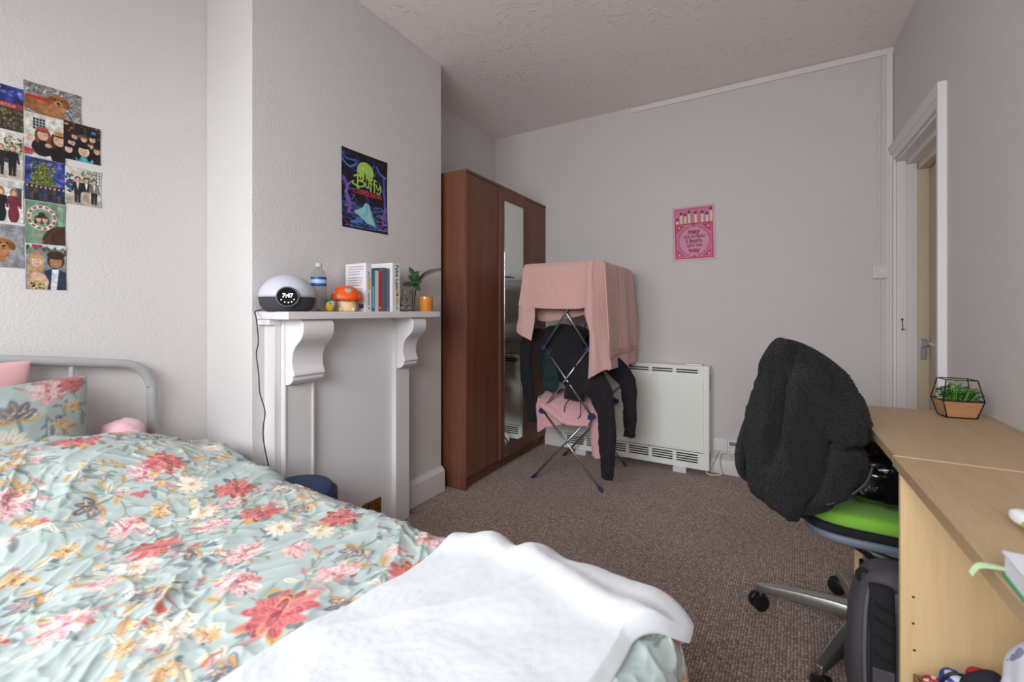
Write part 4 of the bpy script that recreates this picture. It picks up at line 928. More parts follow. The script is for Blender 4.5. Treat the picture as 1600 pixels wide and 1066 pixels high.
# mushroom lamp
mc = Vector((-1.690, 1.365, ZS)); ml = thing('mushroom_lamp', 'orange capped mushroom night light with a smiling cream stem', 'lamp', tuple(mc))
mb = MB(); mb.lathe([(0, 0), (.040, 0), (.046, .006), (.045, .03), (.038, .055), (.032, .066), (0, .066)], mc, 36); stem = mb.build('stem', mat('cream_silicone', '#efd3a8', .55, sss=.3), ml, smooth=True)
mb = MB(); mb.lathe([(0, .056), (.050, .054), (.064, .052), (.0675, .058), (.066, .070), (.058, .092), (.044, .108), (.024, .117), (0, .120)], mc, 48); cap = mb.build('cap', mat('orange_silicone', '#f0560f', .5, sss=.15), ml, smooth=True)
SPOT = mat('grey_spot', '#a9a59c', .6)
def capspot(az, z, r):
    rad = np.interp(z, [.058, .070, .092, .108, .117, .120], [.0675, .066, .058, .044, .024, 0]); d = sd*math.sin(az)+toc*math.cos(az)
    p = mc+d*rad+Vector((0, 0, z)); slope = {0: 0}; nz = np.interp(z, [.06, .075, .09, .105, .118], [.05, .3, .7, 1.4, 3]); n_ = (d+Vector((0, 0, nz))).normalized(); t_ = Vector((-d.y, d.x, 0)); b_ = n_.cross(t_)
    M = Matrix([t_, b_, n_]).transposed(); mb = MB(); mb.ell(p-n_*.003, (r, r, .0052), 20, M=M); mb.build('spot', SPOT, cap, smooth=True)
for az, z, r in ((.10, .099, .0175), (-.62, .068, .011), (1.05, .068, .010), (-1.25, .092, .012), (2.4, .09, .015), (-2.4, .085, .015)): capspot(az, z, r)
mb = MB()
for s in (-1, 1): mb.tube(smooth_path([off(mc, s*.011-.005, .0395, .046), off(mc, s*.011, .0405, .049), off(mc, s*.011+.005, .0395, .046)], 4), .001, 6)
mb.tube(smooth_path([off(mc, -.005, .0412, .044), off(mc, -.0025, .0415, .0425), off(mc, 0, .0415, .044), off(mc, .0025, .0415, .0425), off(mc, .005, .0412, .044)], 3), .0009, 6)
mb.build('face', mat('brown_face_line', '#5a3020', .7), stem, smooth=True)
for s in (-1, 1): mb = MB(); mb.ell(off(mc, s*.027, .038, .010), (.009, .009, .010), 16); mb.build('foot', mat('cream_silicone_foot', '#efcfa6', .55), stem, smooth=True)

# books
PAGES = mat('book_pages', '#e0d9c8', .8, bump=(2, .4, .001, (1, 500, 1)))
def book(y0, y1, xf, dp, h, col, lab, txt=None, tcol='#222222', size=.02, extra=None):
    t = thing('book', lab, 'book', (xf-dp/2, (y0+y1)/2, ZS), 'books on the mantel shelf'); cm = mat('book_cover', col, .4); tk = min(.0016, (y1-y0)*.12)
    mb = MB(); mb.box((xf-dp, y0, ZS), (xf, y0+tk, ZS+h)); mb.box((xf-dp, y1-tk, ZS), (xf, y1, ZS+h)); mb.box((xf-tk, y0+tk, ZS), (xf, y1-tk, ZS+h))
    # one connected jacket
    mb = MB(); mb.prism([(xf-dp, y0), (xf, y0), (xf, y1), (xf-dp, y1), (xf-dp, y1-tk), (xf-tk, y1-tk), (xf-tk, y0+tk), (xf-dp, y0+tk)], 2, ZS, ZS+h); cv = mb.build('cover', cm, t, bevel=.0004)
    mb = MB(); mb.box((xf-dp+.002, y0+tk+.0001, ZS+.002), (xf-tk-.0005, y1-tk-.0001, ZS+h-.003)); mb.build('pages', PAGES, t)
    if txt: lettering('spine_lettering', txt, (xf+.0004, (y0+y1)/2, ZS+h*.66), (0, 0, -1), (0, 1, 0), size, mat('spine_ink', tcol, .5), cv)
    if extra:
        for (ya, yb, za, zb, c) in extra:
            mb = MB(); mb.box((xf, ya, ZS+za), (xf+.0005, yb, ZS+zb)); mb.build('spine_mark', mat('spine_mark', c, .5), cv)
    return t, cv
t, cv = book(1.445, 1.478, -1.648, .145, .232, '#d9d7da', 'thick white paperback standing by the mushroom lamp with back cover showing', None, extra=[(1.458, 1.470, .105, .165, '#c9b43a'), (1.459, 1.463, .03, .09, '#55565a'), (1.461, 1.467, .012, .020, '#1c1c20'), (1.459, 1.463, .17, .19, '#55565a')])
mb = MB(); rr = random.Random(2)
for k in range(13):
    z = ZS+.215-k*.012-(k//4)*.006; xa = -1.775; mb.box((xa, 1.4444, z), (xa+rr.uniform(.085, .11), 1.445, z+.0032))
mb.build('back_cover_text', mat('grey_ink', '#8d8a92', .6), cv)
mb = MB(); mb.box((-1.695, 1.4442, ZS+.015), (-1.665, 1.445, ZS+.036)); [mb.box((-1.695+k*.004, 1.4439, ZS+.017), (-1.693+k*.004, 1.4442, ZS+.034)) for k in range(7)]
mb.build('barcode', mat('barcode_ink', '#4a4a58', .6), cv); mb = MB(); mb.box((-1.70, 1.4442, ZS+.039), (-1.665, 1.445, ZS+.043)); mb.build('yellow_stripe', mat('yellow_stripe', '#d4bf3a', .5), cv)
book(1.480, 1.501, -1.650, .13, .205, '#2f7f93', 'slim teal book between white books on the mantel', extra=[(1.487, 1.494, .02, .12, '#9fc8cf')])
book(1.502, 1.524, -1.650, .13, .200, '#cfcdd4', 'plain white slim book between the teal and the red book')
book(1.525, 1.545, -1.650, .13, .200, '#c0392a', 'slim red book beside the grey blue book', extra=[(1.532, 1.538, .015, .022, '#e6ddd0'), (1.533, 1.537, .03, .16, '#9a2a20')])
book(1.547, 1.597, -1.650, .14, .218, '#5b6675', 'thick grey blue book next to the white book with black lettering', extra=[(1.5705, 1.5725, .0, .218, '#465060'), (1.580, 1.586, .01, .018, '#9aa36a')])
t, cv = book(1.599, 1.650, -1.632, .16, .247, '#dbd9d8', 'tall white hardback reading Fake Law down its spine')
lettering('spine_lettering', 'Fake Law', (-1.6315, 1.630, ZS+.175), (0, 0, -1), (0, 1, 0), .034, mat('black_ink', '#1c1a20', .5), cv, bold=.01)
for ya, yb, za, zb, c in ((1.622, 1.640, .085, .112, '#c9b230'), (1.626, 1.636, .078, .090, '#4a3f63'), (1.624, 1.630, .03, .072, '#b5a83e'), (1.632, 1.636, .035, .070, '#8e8a8e'), (1.624, 1.636, .008, .025, '#9c989c')):
    mb = MB(); mb.box((-1.632, ya, ZS+za), (-1.6314, yb, ZS+zb)); mb.build('spine_mark', mat('spine_mark', c, .5), cv)

# seated stone figure
fg = Vector((-1.655, 1.705, ZS)); STONE = mat('grey_stone', '#77736f', .85, bump=(120, .3, .002), vary=(60, .12))
mb = MB(); q = lambda a, b, z: fg+Vector((b, a, z))
mb.ell(q(0, 0, .014), (.026, .040, .014), 24); mb.ell(q(-.024, .012, .018), (.018, .022, .011), 16); mb.ell(q(.024, .012, .018), (.018, .022, .011), 16)
mb.ell(q(0, -.002, .045), (.018, .024, .032), 24); mb.ell(q(0, -.002, .068), (.014, .026, .012), 20)
for s in (-1, 1): mb.tube(smooth_path([q(s*.024, 0, .070), q(s*.030, .004, .05), q(s*.020, .018, .038), q(s*.004, .022, .036+.006*s)], 5), [.008]*5+[.0075]*5+[.006]*6, 10)
mb.cyl(q(0, 0, .074), q(0, .002, .086), .008, 12); mb.ell(q(0, .003, .098), (.0145, .0135, .018), 20); mb.ell(q(0, 0, .116), (.008, .008, .009), 14); mb.ell(q(.0, .017, .096), (.003, .003, .005), 8)
for s in (-1, 1): mb.ell(q(s*.0135, .001, .095), (.003, .002, .008), 8)
props(mb.build('buddha_statue', STONE, smooth=True), 'small grey stone seated Buddha figure beside the books', 'statue')

# glass vase with cutting
vc = Vector((-1.715, 1.835, ZS)); vs_ = thing('bud_vase', 'slim clear glass vase holding a green cutting', 'vase', tuple(vc)); GL = mat('clear_glass', '#f6faf8', .03, trans=1.0, ior=1.08)
mb = MB(); mb.lathe([(0, .001), (.026, .0), (.030, .008), (.029, .03), (.018, .044), (.0165, .055), (.0165, .118), (.0152, .118), (.0152, .055), (.0165, .045), (.027, .03), (.028, .009), (0, .004)], vc, 32); mb.build('glass', GL, vs_, smooth=True)
lf = mat('dark_leaf', '#3c5c34', .4, coat=.2, vary=(40, .2)); pl = thing('plant_cutting', 'green leafy cutting standing in the slim glass vase', 'plant', tuple(vc+Vector((0, 0, .01))))
mb = MB(); mb.tube(smooth_path([vc+Vector((.004, -.004, .012)), vc+Vector((0, -.002, .08)), vc+Vector((.0, .0, .13)), vc+Vector((.006, .004, .20))], 5), .0022, 8); mb.build('stem', mat('green_stem', '#5c7a44', .5), pl, smooth=True)
def leaf_mesh(p, d, L, wd, up=(0, 0, 1), bend=.25, n=9):
    p, d = Vector(p), Vector(d).normalized(); s = d.cross(Vector(up)).normalized(); nn = s.cross(d); V = []; F = []
    for i in range(n):
        t = i/(n-1); w_ = wd*(math.sin(math.pi*t**.8)**.9 if 0 < t < 1 else 0)+.0003
        c = p+d*L*t+nn*(-bend*L*t*t); 
        for k, off_ in ((-1, .12), (0, 0), (1, .12)): V.append(c+s*k*w_+nn*off_*w_*abs(k))
    for i in range(n-1):
        for k in range(2): F.append((i*3+k, i*3+k+1, i*3+k+4, i*3+k+3))
    return V, F
rt = Vector((.5, .87, 0)).normalized()
for dx, dz, z0, L, w_, dep in ((-1, .10, .150, .062, .017, .2), (-.45, .6, .165, .050, .013, .5), (.2, 1, .17, .055, .016, .3), (.75, .75, .175, .050, .014, .2), (1, .35, .16, .050, .014, .4), (-.35, 1, .195, .060, .016, .1), (.5, -.35, .15, .05, .018, .5), (.0, .2, .15, .045, .016, .9), (.9, .9, .2, .045, .011, .2)):
    V_, F_ = leaf_mesh(vc+Vector((.003, .002, z0)), sd*dx+Vector((0, 0, dz))+toc*dep*.6, L, w_, up=(toc*.8+Vector((0, 0, .4))))
    mb = MB(); mb.add(V_, F_); mb.build('leaf', lf, pl, smooth=True, solid=.0006)
tw = thing('dried_frond', 'dark curled dried frond arching right from the glass vase', 'frond', tuple(vc+Vector((0, 0, .05))))
pa = smooth_path([vc+Vector((.006, .006, .03)), vc+Vector((.006, .012, .11)), vc+Vector((.01, .03, .155)), vc+Vector((.018, .07, .205)), vc+Vector((.03, .13, .235)), vc+Vector((.045, .20, .252))], 14)
mb = MB(); mb.tube(pa, .0016, 8); mb.build('stem', mat('dark_frond', '#35302a', .7), tw, smooth=True)
mb = MB()
for i in range(18, len(pa)-1):
    t_ = (pa[i+1]-pa[i]).normalized(); L = .020*(1-(i-18)/(len(pa)-18))**.6+.004
    for s in (-1, 1): a_ = Vector((0, 0, 1))*s*1.0+t_*.5; mb.tube([pa[i], pa[i]+a_*L*.6, pa[i]+(a_+t_*.5)*L*.95], [.0012, .001, .0005], 5)
o = mb.build('leaflets', mat('dark_frond_leaf', '#3b362c', .7), tw)
# amber candle
cc = Vector((-1.648, 1.868, ZS)); ca = thing('candle', 'amber glass candle tumbler at the right end of the mantel shelf', 'candle', tuple(cc))
mb = MB(); mb.lathe([(0, 0), (.036, 0), (.038, .003), (.038, .082), (.036, .082), (.036, .006), (0, .006)], cc, 36); mb.build('glass', mat('amber_glass', '#cf8430', .12, coat=.5, sss=.2), ca, smooth=True, angle=40)
mb = MB(); mb.lathe([(0, .0065), (.0355, .0065), (.0355, .058), (0, .058)], cc, 30); mb.build('wax', mat('candle_wax', '#e3c9a0', .5, sss=.3), ca, smooth=True, angle=40)
mb = MB(); mb.cyl(cc+Vector((0, 0, .055)), cc+Vector((.001, 0, .064)), .001, 6); mb.build('wick', BLACKP, ca)

# ---------------------------------------------------------------- folding clothes airer
ax = thing('clothes_airer', 'folding steel tower clothes airer with navy joints before the heater', 'airer', (-1.15, 2.97, 0))
FY, BY = 2.68, 3.22
for y in (FY, BY):
    for s in (0, 1):
        e = .006 if s else -.006
        lr = (lambda x: x) if s == 0 else (lambda x: -2.30-x)
        mb = MB(); mb.tube([(lr(-1.39), y+e, .012), (lr(-.975), y+e, .475)], .0075, 12); mb.tube([(lr(-.975), y-e, .475), (lr(-1.31), y-e, .906)], .0075, 12) ; mb.tube([(lr(-1.31), y+e, .906), (lr(-.985), y+e, 1.385)], .0075, 12)
        mb.build('frame_tube', STEEL, ax, smooth=True)
        for x, z, r in ((-.975, .475, .019), (-1.31, .906, .018)):
            mb = MB(); mb.cyl((lr(x), y-.018, z), (lr(x), y+.018, z), r, 20); mb.build('joint', NAVYP, ax, bevel=.003)
        p0 = Vector((lr(-1.39), y+e, .012)); p1 = Vector((lr(-.975), y+e, .475)); d = (p1-p0).normalized()
        mb = MB(); mb.tube([p0-d*.014, p0+d*.022], .0095, 12); mb.build('foot_cap', NAVYP, ax, smooth=True, angle=40)
        mb = MB(); mb.cyl((-1.15, y-.012, .283), (-1.15, y+.012, .283), .006, 10) if s == 0 else mb.cyl((-1.15, y-.012, .69), (-1.15, y+.012, .69), .006, 10); mb.build('rivet', CHROME, ax, smooth=True)
WIRE = mat('grey_wire', '#8e9096', .35, .7)
def shelf(z, xa, xb, ya, yb, n):
    mb = MB(); lp = [(xa, ya, z), (xb, ya, z), (xb, yb, z), (xa, yb, z), (xa, ya, z)]; mb.tube(lp, .0045, 8); f = mb.build('shelf_frame', WIRE, ax, smooth=True)
    for k in range(n): x = xa+(xb-xa)*(k+1)/(n+1); mb = MB(); mb.tube([(x, ya, z), (x, yb, z)], .0024, 6); mb.build('shelf_wire', WIRE, f, smooth=True)
shelf(1.445, -1.40, -.915, 2.61, 3.27, 6); shelf(.895, -1.40, -.94, 2.80, 3.20, 5); shelf(.470, -1.34, -.955, 2.70, 3.20, 5)
mb = MB(); mb.tube([(-.975, 2.90, .475), (-.90, 2.92, .60), (-.845, 2.93, .655), (-.80, 2.93, .665)], .008, 10); w1 = mb.build('wing_arm', WIRE, ax, smooth=True)
mb = MB(); mb.cbox((-.80, 2.93, .665), (.05, .028, .026)); mb.build('end_cap', WHITEP, w1, bevel=.004)
mb = MB(); mb.tube([(-.775, 2.93, .66), (-.775, 2.93, .63)], .014, 10); mb.build('end_hook', BLACKP, w1, smooth=True)

# ---------------------------------------------------------------- laundry
t1 = thing('bath_towel', 'pink bath towel hanging over the front rail of the top tier', 'towel', (-1.15, 2.62, 1.1), 'pink laundry on the airer')
xs = [-1.415, -1.36, -1.25, -1.12, -1.03, -.965, -.935]
def row(y, z, dy=0, dz=None, xs_=xs, dx=0):
    dz = dz or [0]*len(xs_); return [(x+dx*(i/(len(xs_)-1)*2-1), y+dy*math.sin(i*1.9), z+dz[i]) for i, x in enumerate(xs_)]
cloth('front_fold', [row(2.735, 1.09, .01, [.0, -.01, .0, .02, .04, .05, .06], dx=-.03), row(2.72, 1.25, .01), row(2.69, 1.40), row(2.655, 1.455, 0), row(2.615, 1.463), row(2.585, 1.435), row(2.575, 1.33, .006, dx=.01), row(2.570, 1.23, .01, dx=.025), row(2.572, 1.178, .012, [.012, .0, -.008, -.012, -.010, .004, .0], dx=.035)], TOWEL, t1, (80, 80), .004, 5, (1.4, .6), 3, .009)
cloth('left_corner', [[(-1.445, 2.585, 1.19), (-1.41, 2.578, 1.185), (-1.37, 2.58, 1.18), (-1.33, 2.585, 1.178)], [(-1.458, 2.60, 1.12), (-1.42, 2.580, 1.12), (-1.375, 2.59, 1.115), (-1.338, 2.60, 1.11)], [(-1.468, 2.60, 1.06), (-1.43, 2.582, 1.05), (-1.39, 2.590, 1.035), (-1.352, 2.60, 1.025)], [(-1.475, 2.60, 1.012), (-1.44, 2.585, .995), (-1.405, 2.59, .975), (-1.366, 2.60, .955)]], TOWEL, t1, (40, 30), .003, 3, seed=5, solid=.009)
cloth('right_corner', [[(-.955, 2.565, 1.463), (-.93, 2.560, 1.465), (-.915, 2.573, 1.468), (-.862, 2.615, 1.463)], [(-.955, 2.555, 1.36), (-.935, 2.545, 1.36), (-.92, 2.56, 1.37), (-.858, 2.62, 1.36)], [(-.958, 2.548, 1.20), (-.935, 2.53, 1.19), (-.91, 2.545, 1.18), (-.853, 2.625, 1.18)], [(-.962, 2.55, 1.13), (-.935, 2.525, 1.10), (-.905, 2.545, 1.06), (-.845, 2.62, 1.05)], [(-.935, 2.56, 1.03), (-.915, 2.53, 1.0), (-.885, 2.555, .96), (-.835, 2.60, .94)], [(-.937, 2.56, .85), (-.91, 2.535, .86), (-.875, 2.565, .87), (-.828, 2.60, .87)], [(-.942, 2.56, .735), (-.91, 2.545, .76), (-.865, 2.58, .79), (-.818, 2.605, .80)]], TOWEL, t1, (70, 40), .004, 3, (1.5, .7), seed=7, solid=.009)
cloth('left_fold', [[(-1.33, 2.64, 1.40), (-1.34, 2.75, 1.40), (-1.34, 2.95, 1.40)], [(-1.39, 2.62, 1.462), (-1.39, 2.75, 1.462), (-1.39, 2.96, 1.46)], [(-1.425, 2.61, 1.44), (-1.425, 2.75, 1.44), (-1.425, 2.97, 1.44)], [(-1.445, 2.60, 1.3), (-1.445, 2.75, 1.3), (-1.44, 2.96, 1.3)], [(-1.455, 2.60, 1.16), (-1.455, 2.74, 1.12), (-1.45, 2.92, 1.06)]], TOWEL, t1, (40, 30), .004, 4, seed=51, solid=.009)
t2 = thing('bath_towel', 'pink bath towel with woven band hanging over the right rail of the airer', 'towel', (-.9, 2.98, 1.1), 'pink laundry on the airer')
ysb = [2.60, 2.74, 2.88, 3.0, 3.12, 3.20, 3.25]
def rowy(x, z, amp=.006, dz=None, fl=0): return [(x+amp*math.sin(i*2.3+1), y+fl*(i/6), z+(dz[i] if dz else 0)) for i, y in enumerate(ysb)]
cloth('outer_fold', [rowy(-.975, 1.24), rowy(-.97, 1.32), rowy(-.950, 1.42), rowy(-.925, 1.458), rowy(-.893, 1.458), rowy(-.872, 1.42), rowy(-.862, 1.2, .012), rowy(-.852, 1.0, .016), rowy(-.850, .88, .018), rowy(-.850, .775, .012, [.015, .01, 0, 0, 0, .0, .01])], TOWEL, t2, (90, 90), .007, 9, (2.4, .3), 11, .009)
cloth('woven_band', [rowy(-.8385, .905, .017), rowy(-.8375, .885, .018), rowy(-.8375, .868, .018)], TOWELB, t2, (8, 60), .002, 7, (1.8, .4), 11, .003)
cloth('back_fold', [[(-.895, 3.20, 1.455), (-.885, 3.245, 1.455), (-.88, 3.27, 1.45)], [(-.872, 3.21, 1.2), (-.86, 3.27, 1.2), (-.855, 3.30, 1.2)], [(-.868, 3.22, .95), (-.85, 3.29, .95), (-.845, 3.33, .97)], [(-.872, 3.22, .76), (-.855, 3.27, .76), (-.855, 3.30, .78)]], TOWEL, t2, (50, 24), .004, 3, seed=13, solid=.009)

# black sweatshirt on the middle tier, left
bs = thing('sweatshirt', 'black sweatshirt draped over the middle tier with one sleeve hanging left', 'sweatshirt', (-1.25, 2.8, .9))
xb = [-1.40, -1.35, -1.27, -1.18, -1.10, -1.05]
def rb(y, z, dz=None, dx=0, amp=.01): return [(x+dx, y+amp*math.sin(i*2.1), z+(dz[i] if dz else 0)) for i, x in enumerate(xb)]
cloth('body', [rb(3.02, .62), rb(3.0, .85), rb(2.97, .985), rb(2.90, 1.03, [-.03, 0, .01, .015, .0, -.04]), rb(2.80, 1.035, [-.05, 0, .012, .01, -.01, -.06]), rb(2.75, .985, [-.03, 0, .0, 0, -.02, -.05]), rb(2.73, .86, None, 0, .016), rb(2.725, .74, [0, .0, .02, .0, -.02, -.03], .01, .018), rb(2.735, .655, [.06, .0, .04, -.01, .02, .0], .02, .016)], BLACKC, bs, (90, 60), .012, 5, (1.5, .6), 17, .006)
limb('sleeve', [(-1.385, 2.80, 1.005), (-1.435, 2.76, .985), (-1.475, 2.735, .90), (-1.480, 2.73, .75), (-1.458, 2.73, .58), (-1.432, 2.73, .425), (-1.425, 2.73, .375)], [.05, .055, .052, .050, .045, .037, .032], [.022, .026, .028, .026, .024, .02, .018], BLACKC, bs, 21, .005)
gt = limb('green_top', [(-1.28, 2.74, .90), (-1.285, 2.705, .88), (-1.275, 2.70, .80), (-1.262, 2.70, .70), (-1.29, 2.705, .61)], [.02, .026, .04, .055, .05], [.01, .014, .016, .02, .014], GREENC, None, 23, .008)
props(gt, 'dark green garment hanging between the black sweatshirt and its sleeve', 'garment')
# black joggers
jg = thing('joggers', 'faded black joggers hanging over the airer with one leg nearly touching the carpet', 'trousers', (-.95, 2.7, .6))
limb('waist', [(-1.06, 2.78, .895), (-1.05, 2.74, .86), (-1.075, 2.715, .76), (-1.10, 2.71, .66), (-1.105, 2.715, .565)], [.075, .09, .085, .075, .07], [.03, .035, .036, .033, .026], JOGC, jg, 31, .007)
limb('trouser_leg', [(-1.07, 2.72, .85), (-1.02, 2.69, .80), (-.96, 2.665, .71), (-.905, 2.655, .63), (-.872, 2.65, .53), (-.858, 2.65, .37), (-.855, 2.65, .20), (-.858, 2.65, .105)], [.06, .085, .092, .080, .062, .052, .044, .036], [.03, .035, .036, .034, .030, .026, .024, .02], JOGC, jg, 33, .006, steps=12)
limb('trouser_leg', [(-1.02, 2.86, .875), (-.97, 2.86, .85), (-.90, 2.885, .79), (-.845, 2.90, .735), (-.80, 2.905, .66), (-.788, 2.90, .54), (-.785, 2.90, .40), (-.79, 2.90, .315)], [.05, .072, .075, .068, .055, .044, .040, .034], [.03, .034, .034, .03, .028, .025, .022, .018], JOGC, jg, 35, .0055, steps=12)
mb = MB(); mb.tube(smooth_path([(-1.125, 2.675, .57), (-1.15, 2.668, .53), (-1.155, 2.668, .485), (-1.13, 2.665, .455), (-1.08, 2.66, .45), (-1.045, 2.66, .47), (-1.04, 2.665, .53), (-1.045, 2.675, .58)], 6), .003, 8); mb.build('drawstring', BLACKC, jg, smooth=True)
# pink cloth on the lower tier
pk = thing('hand_towel', 'ribbed pink hand towel on the lowest tier with fringed ends hanging down', 'towel', (-1.15, 2.9, .5), 'pink laundry on the airer')
def rz(pts): return pts
cloth('top_fold', [[(-1.36, 3.12, .53), (-1.25, 3.12, .53), (-1.1, 3.12, .53), (-.98, 3.12, .52)], [(-1.37, 2.95, .56), (-1.25, 2.95, .58), (-1.1, 2.95, .57), (-.975, 2.95, .52)], [(-1.37, 2.80, .56), (-1.26, 2.78, .57), (-1.12, 2.77, .54), (-.97, 2.77, .51)], [(-1.345, 2.68, .535), (-1.25, 2.655, .50), (-1.13, 2.65, .445), (-.98, 2.66, .435)], [(-1.33, 2.66, .515), (-1.24, 2.645, .465), (-1.13, 2.64, .415), (-.985, 2.655, .425)]], PINKC, pk, (60, 60), .006, 6, seed=41, solid=.010)
cloth('left_end', [[(-1.375, 2.78, .555), (-1.365, 2.72, .55), (-1.30, 2.70, .53), (-1.22, 2.71, .48)], [(-1.39, 2.78, .50), (-1.375, 2.71, .49), (-1.30, 2.70, .47), (-1.21, 2.71, .45)], [(-1.385, 2.78, .42), (-1.37, 2.71, .41), (-1.30, 2.70, .41), (-1.20, 2.71, .42)], [(-1.38, 2.78, .335), (-1.365, 2.71, .315), (-1.30, 2.70, .36), (-1.19, 2.71, .39)]], PINKC, pk, (40, 50), .010, 9, (1.6, .3), 43, .008)
cloth('right_end', [[(-1.0, 2.76, .515), (-.965, 2.735, .51), (-.93, 2.73, .50), (-.905, 2.75, .49)], [(-1.0, 2.75, .42), (-.97, 2.73, .42), (-.935, 2.73, .42), (-.90, 2.75, .41)], [(-.995, 2.75, .30), (-.97, 2.73, .30), (-.93, 2.73, .30), (-.895, 2.75, .30)], [(-.99, 2.75, .205), (-.965, 2.735, .195), (-.93, 2.73, .20), (-.89, 2.75, .21)]], PINKC, pk, (50, 30), .008, 6, (1.6, .3), 47, .008)

# ---------------------------------------------------------------- desk along the right wall
DT = .793
dk = thing('desk', 'long pale oak effect desk with worn top along the right wall', 'desk', (.46, 1.3, 0))
mb = MB(); mb.box((.275, 1.4115, DT-.026), (.655, 2.125, DT)); mb.build('desktop', DESKTOP, dk, bevel=.002, label='far worn brown desktop board')
mb = MB(); mb.box((.270, .35, DT-.026), (.655, 1.4105, DT)); mb.build('desktop', DESKTOP, dk, bevel=.002, label='near worn brown desktop board')
mb = MB(); mb.box((.2702, 1.4095, DT-.026), (.655, 1.4125, DT+.0006)); mb.build('edge_strip', mat('edge_strip', '#d9bd8f', .5), dk)
for y0, nm in ((.38, 'near'), (1.35, 'mid'), (2.075, 'far')):
    mb = MB(); mb.box((.2725 if nm != 'far' else .287, y0, 0), (.65, y0+.018, DT-.026)); p = mb.build('end_panel', DESKP, dk, bevel=.001)
    if nm == 'mid':
        for x, z in ((.295, .4845), (.295, .423), (.297, .361)): mb = MB(); mb.cyl((x, y0-.0004, z), (x, y0+.001, z), .0028, 12); mb.build('peg_hole', DARKSLOT, p)
mb = MB(); mb.box((.62, 1.37, .32), (.638, 2.07, DT-.026)); mb.build('modesty_panel', DESKP, dk, bevel=.001)
mb = MB(); mb.box((.62, .40, .32), (.638, 1.348, DT-.026)); mb.build('modesty_panel', DESKP, dk, bevel=.001)

# ---------------------------------------------------------------- office chair
hub = Vector((.298, 1.885, 0)); ch = thing('office_chair', 'office chair with lime green seat and aluminium star base at the desk', 'chair', tuple(hub))
def superell(c, r, e=.35, n=48, m=24, tilt=None):
    V = []; 
    sp = lambda x, p: math.copysign(abs(x)**p, x)
    for i in range(m+1):
        a = -math.pi/2+math.pi*i/m
        for k in range(n):
            q = 2*math.pi*k/n; V.append(Vector((r[0]*sp(math.cos(a), e)*sp(math.cos(q), e), r[1]*sp(math.cos(a), e)*sp(math.sin(q), e), r[2]*sp(math.sin(a), e))))
    if tilt is not None: V = [tilt @ v for v in V]
    V = [v+Vector(c) for v in V]
    return V, [(i*n+k, i*n+(k+1) % n, (i+1)*n+(k+1) % n, (i+1)*n+k) for i in range(m) for k in range(n)]
sc_ = (.335, 1.905)
V_, F_ = superell((sc_[0], sc_[1], .497), (.235, .215, .032), .5); mb = MB(); mb.add(V_, F_); mb.build('seat', GREENF, ch, smooth=True)
V_, F_ = superell((sc_[0], sc_[1], .463), (.238, .218, .020), .45); mb = MB(); mb.add(V_, F_); mb.build('seat_rim', MESHB, ch, smooth=True)
V_, F_ = superell((sc_[0]-.05, sc_[1]-.01, .430), (.175, .195, .026), .6); mb = MB(); mb.add(V_, F_); mb.build('seat_shell', GREYP, ch, smooth=True)
mb = MB(); mb.box((.26, 1.715, .385), (.46, 1.97, .440)); me_ = mb.build('tilt_mechanism', BLACKP, ch, bevel=.012)
mb = MB(); mb.tube(smooth_path([(.225, 1.735, .44), (.24, 1.73, .425), (.30, 1.72, .40), (.40, 1.72, .395)], 5), [.012]*5+[.018]*5+[.024]*6, 12, flat=1); mb.build('arm_bracket', BLACKP, ch, smooth=True)
mb = MB(); mb.cyl((.232, 1.722, .437), (.232, 1.712, .437), .006, 14); mb.build('bolt', CHROME, ch, smooth=True, angle=40)
V_, F_ = superell((.335, 1.715, .420), (.04, .012, .018), .8); mb = MB(); mb.add(V_, F_); mb.build('control_knob', GREYP, ch, smooth=True)
mb = MB(); mb.cyl(hub+Vector((0, 0, .12)), hub+Vector((0, 0, .30)), .026, 24); mb.build('gas_column', BLACKP, ch, smooth=True, angle=40)
mb = MB(); mb.cyl(hub+Vector((0, 0, .28)), hub+Vector((0, 0, .40)), .015, 20); mb.build('gas_piston', CHROME, ch, smooth=True, angle=40)
mb = MB(); mb.lathe([(0, .085), (.035, .085), (.042, .10), (.040, .135), (.034, .15), (0, .15)], hub, 28); mb.build('base_hub', ALU, ch, smooth=True, angle=40)
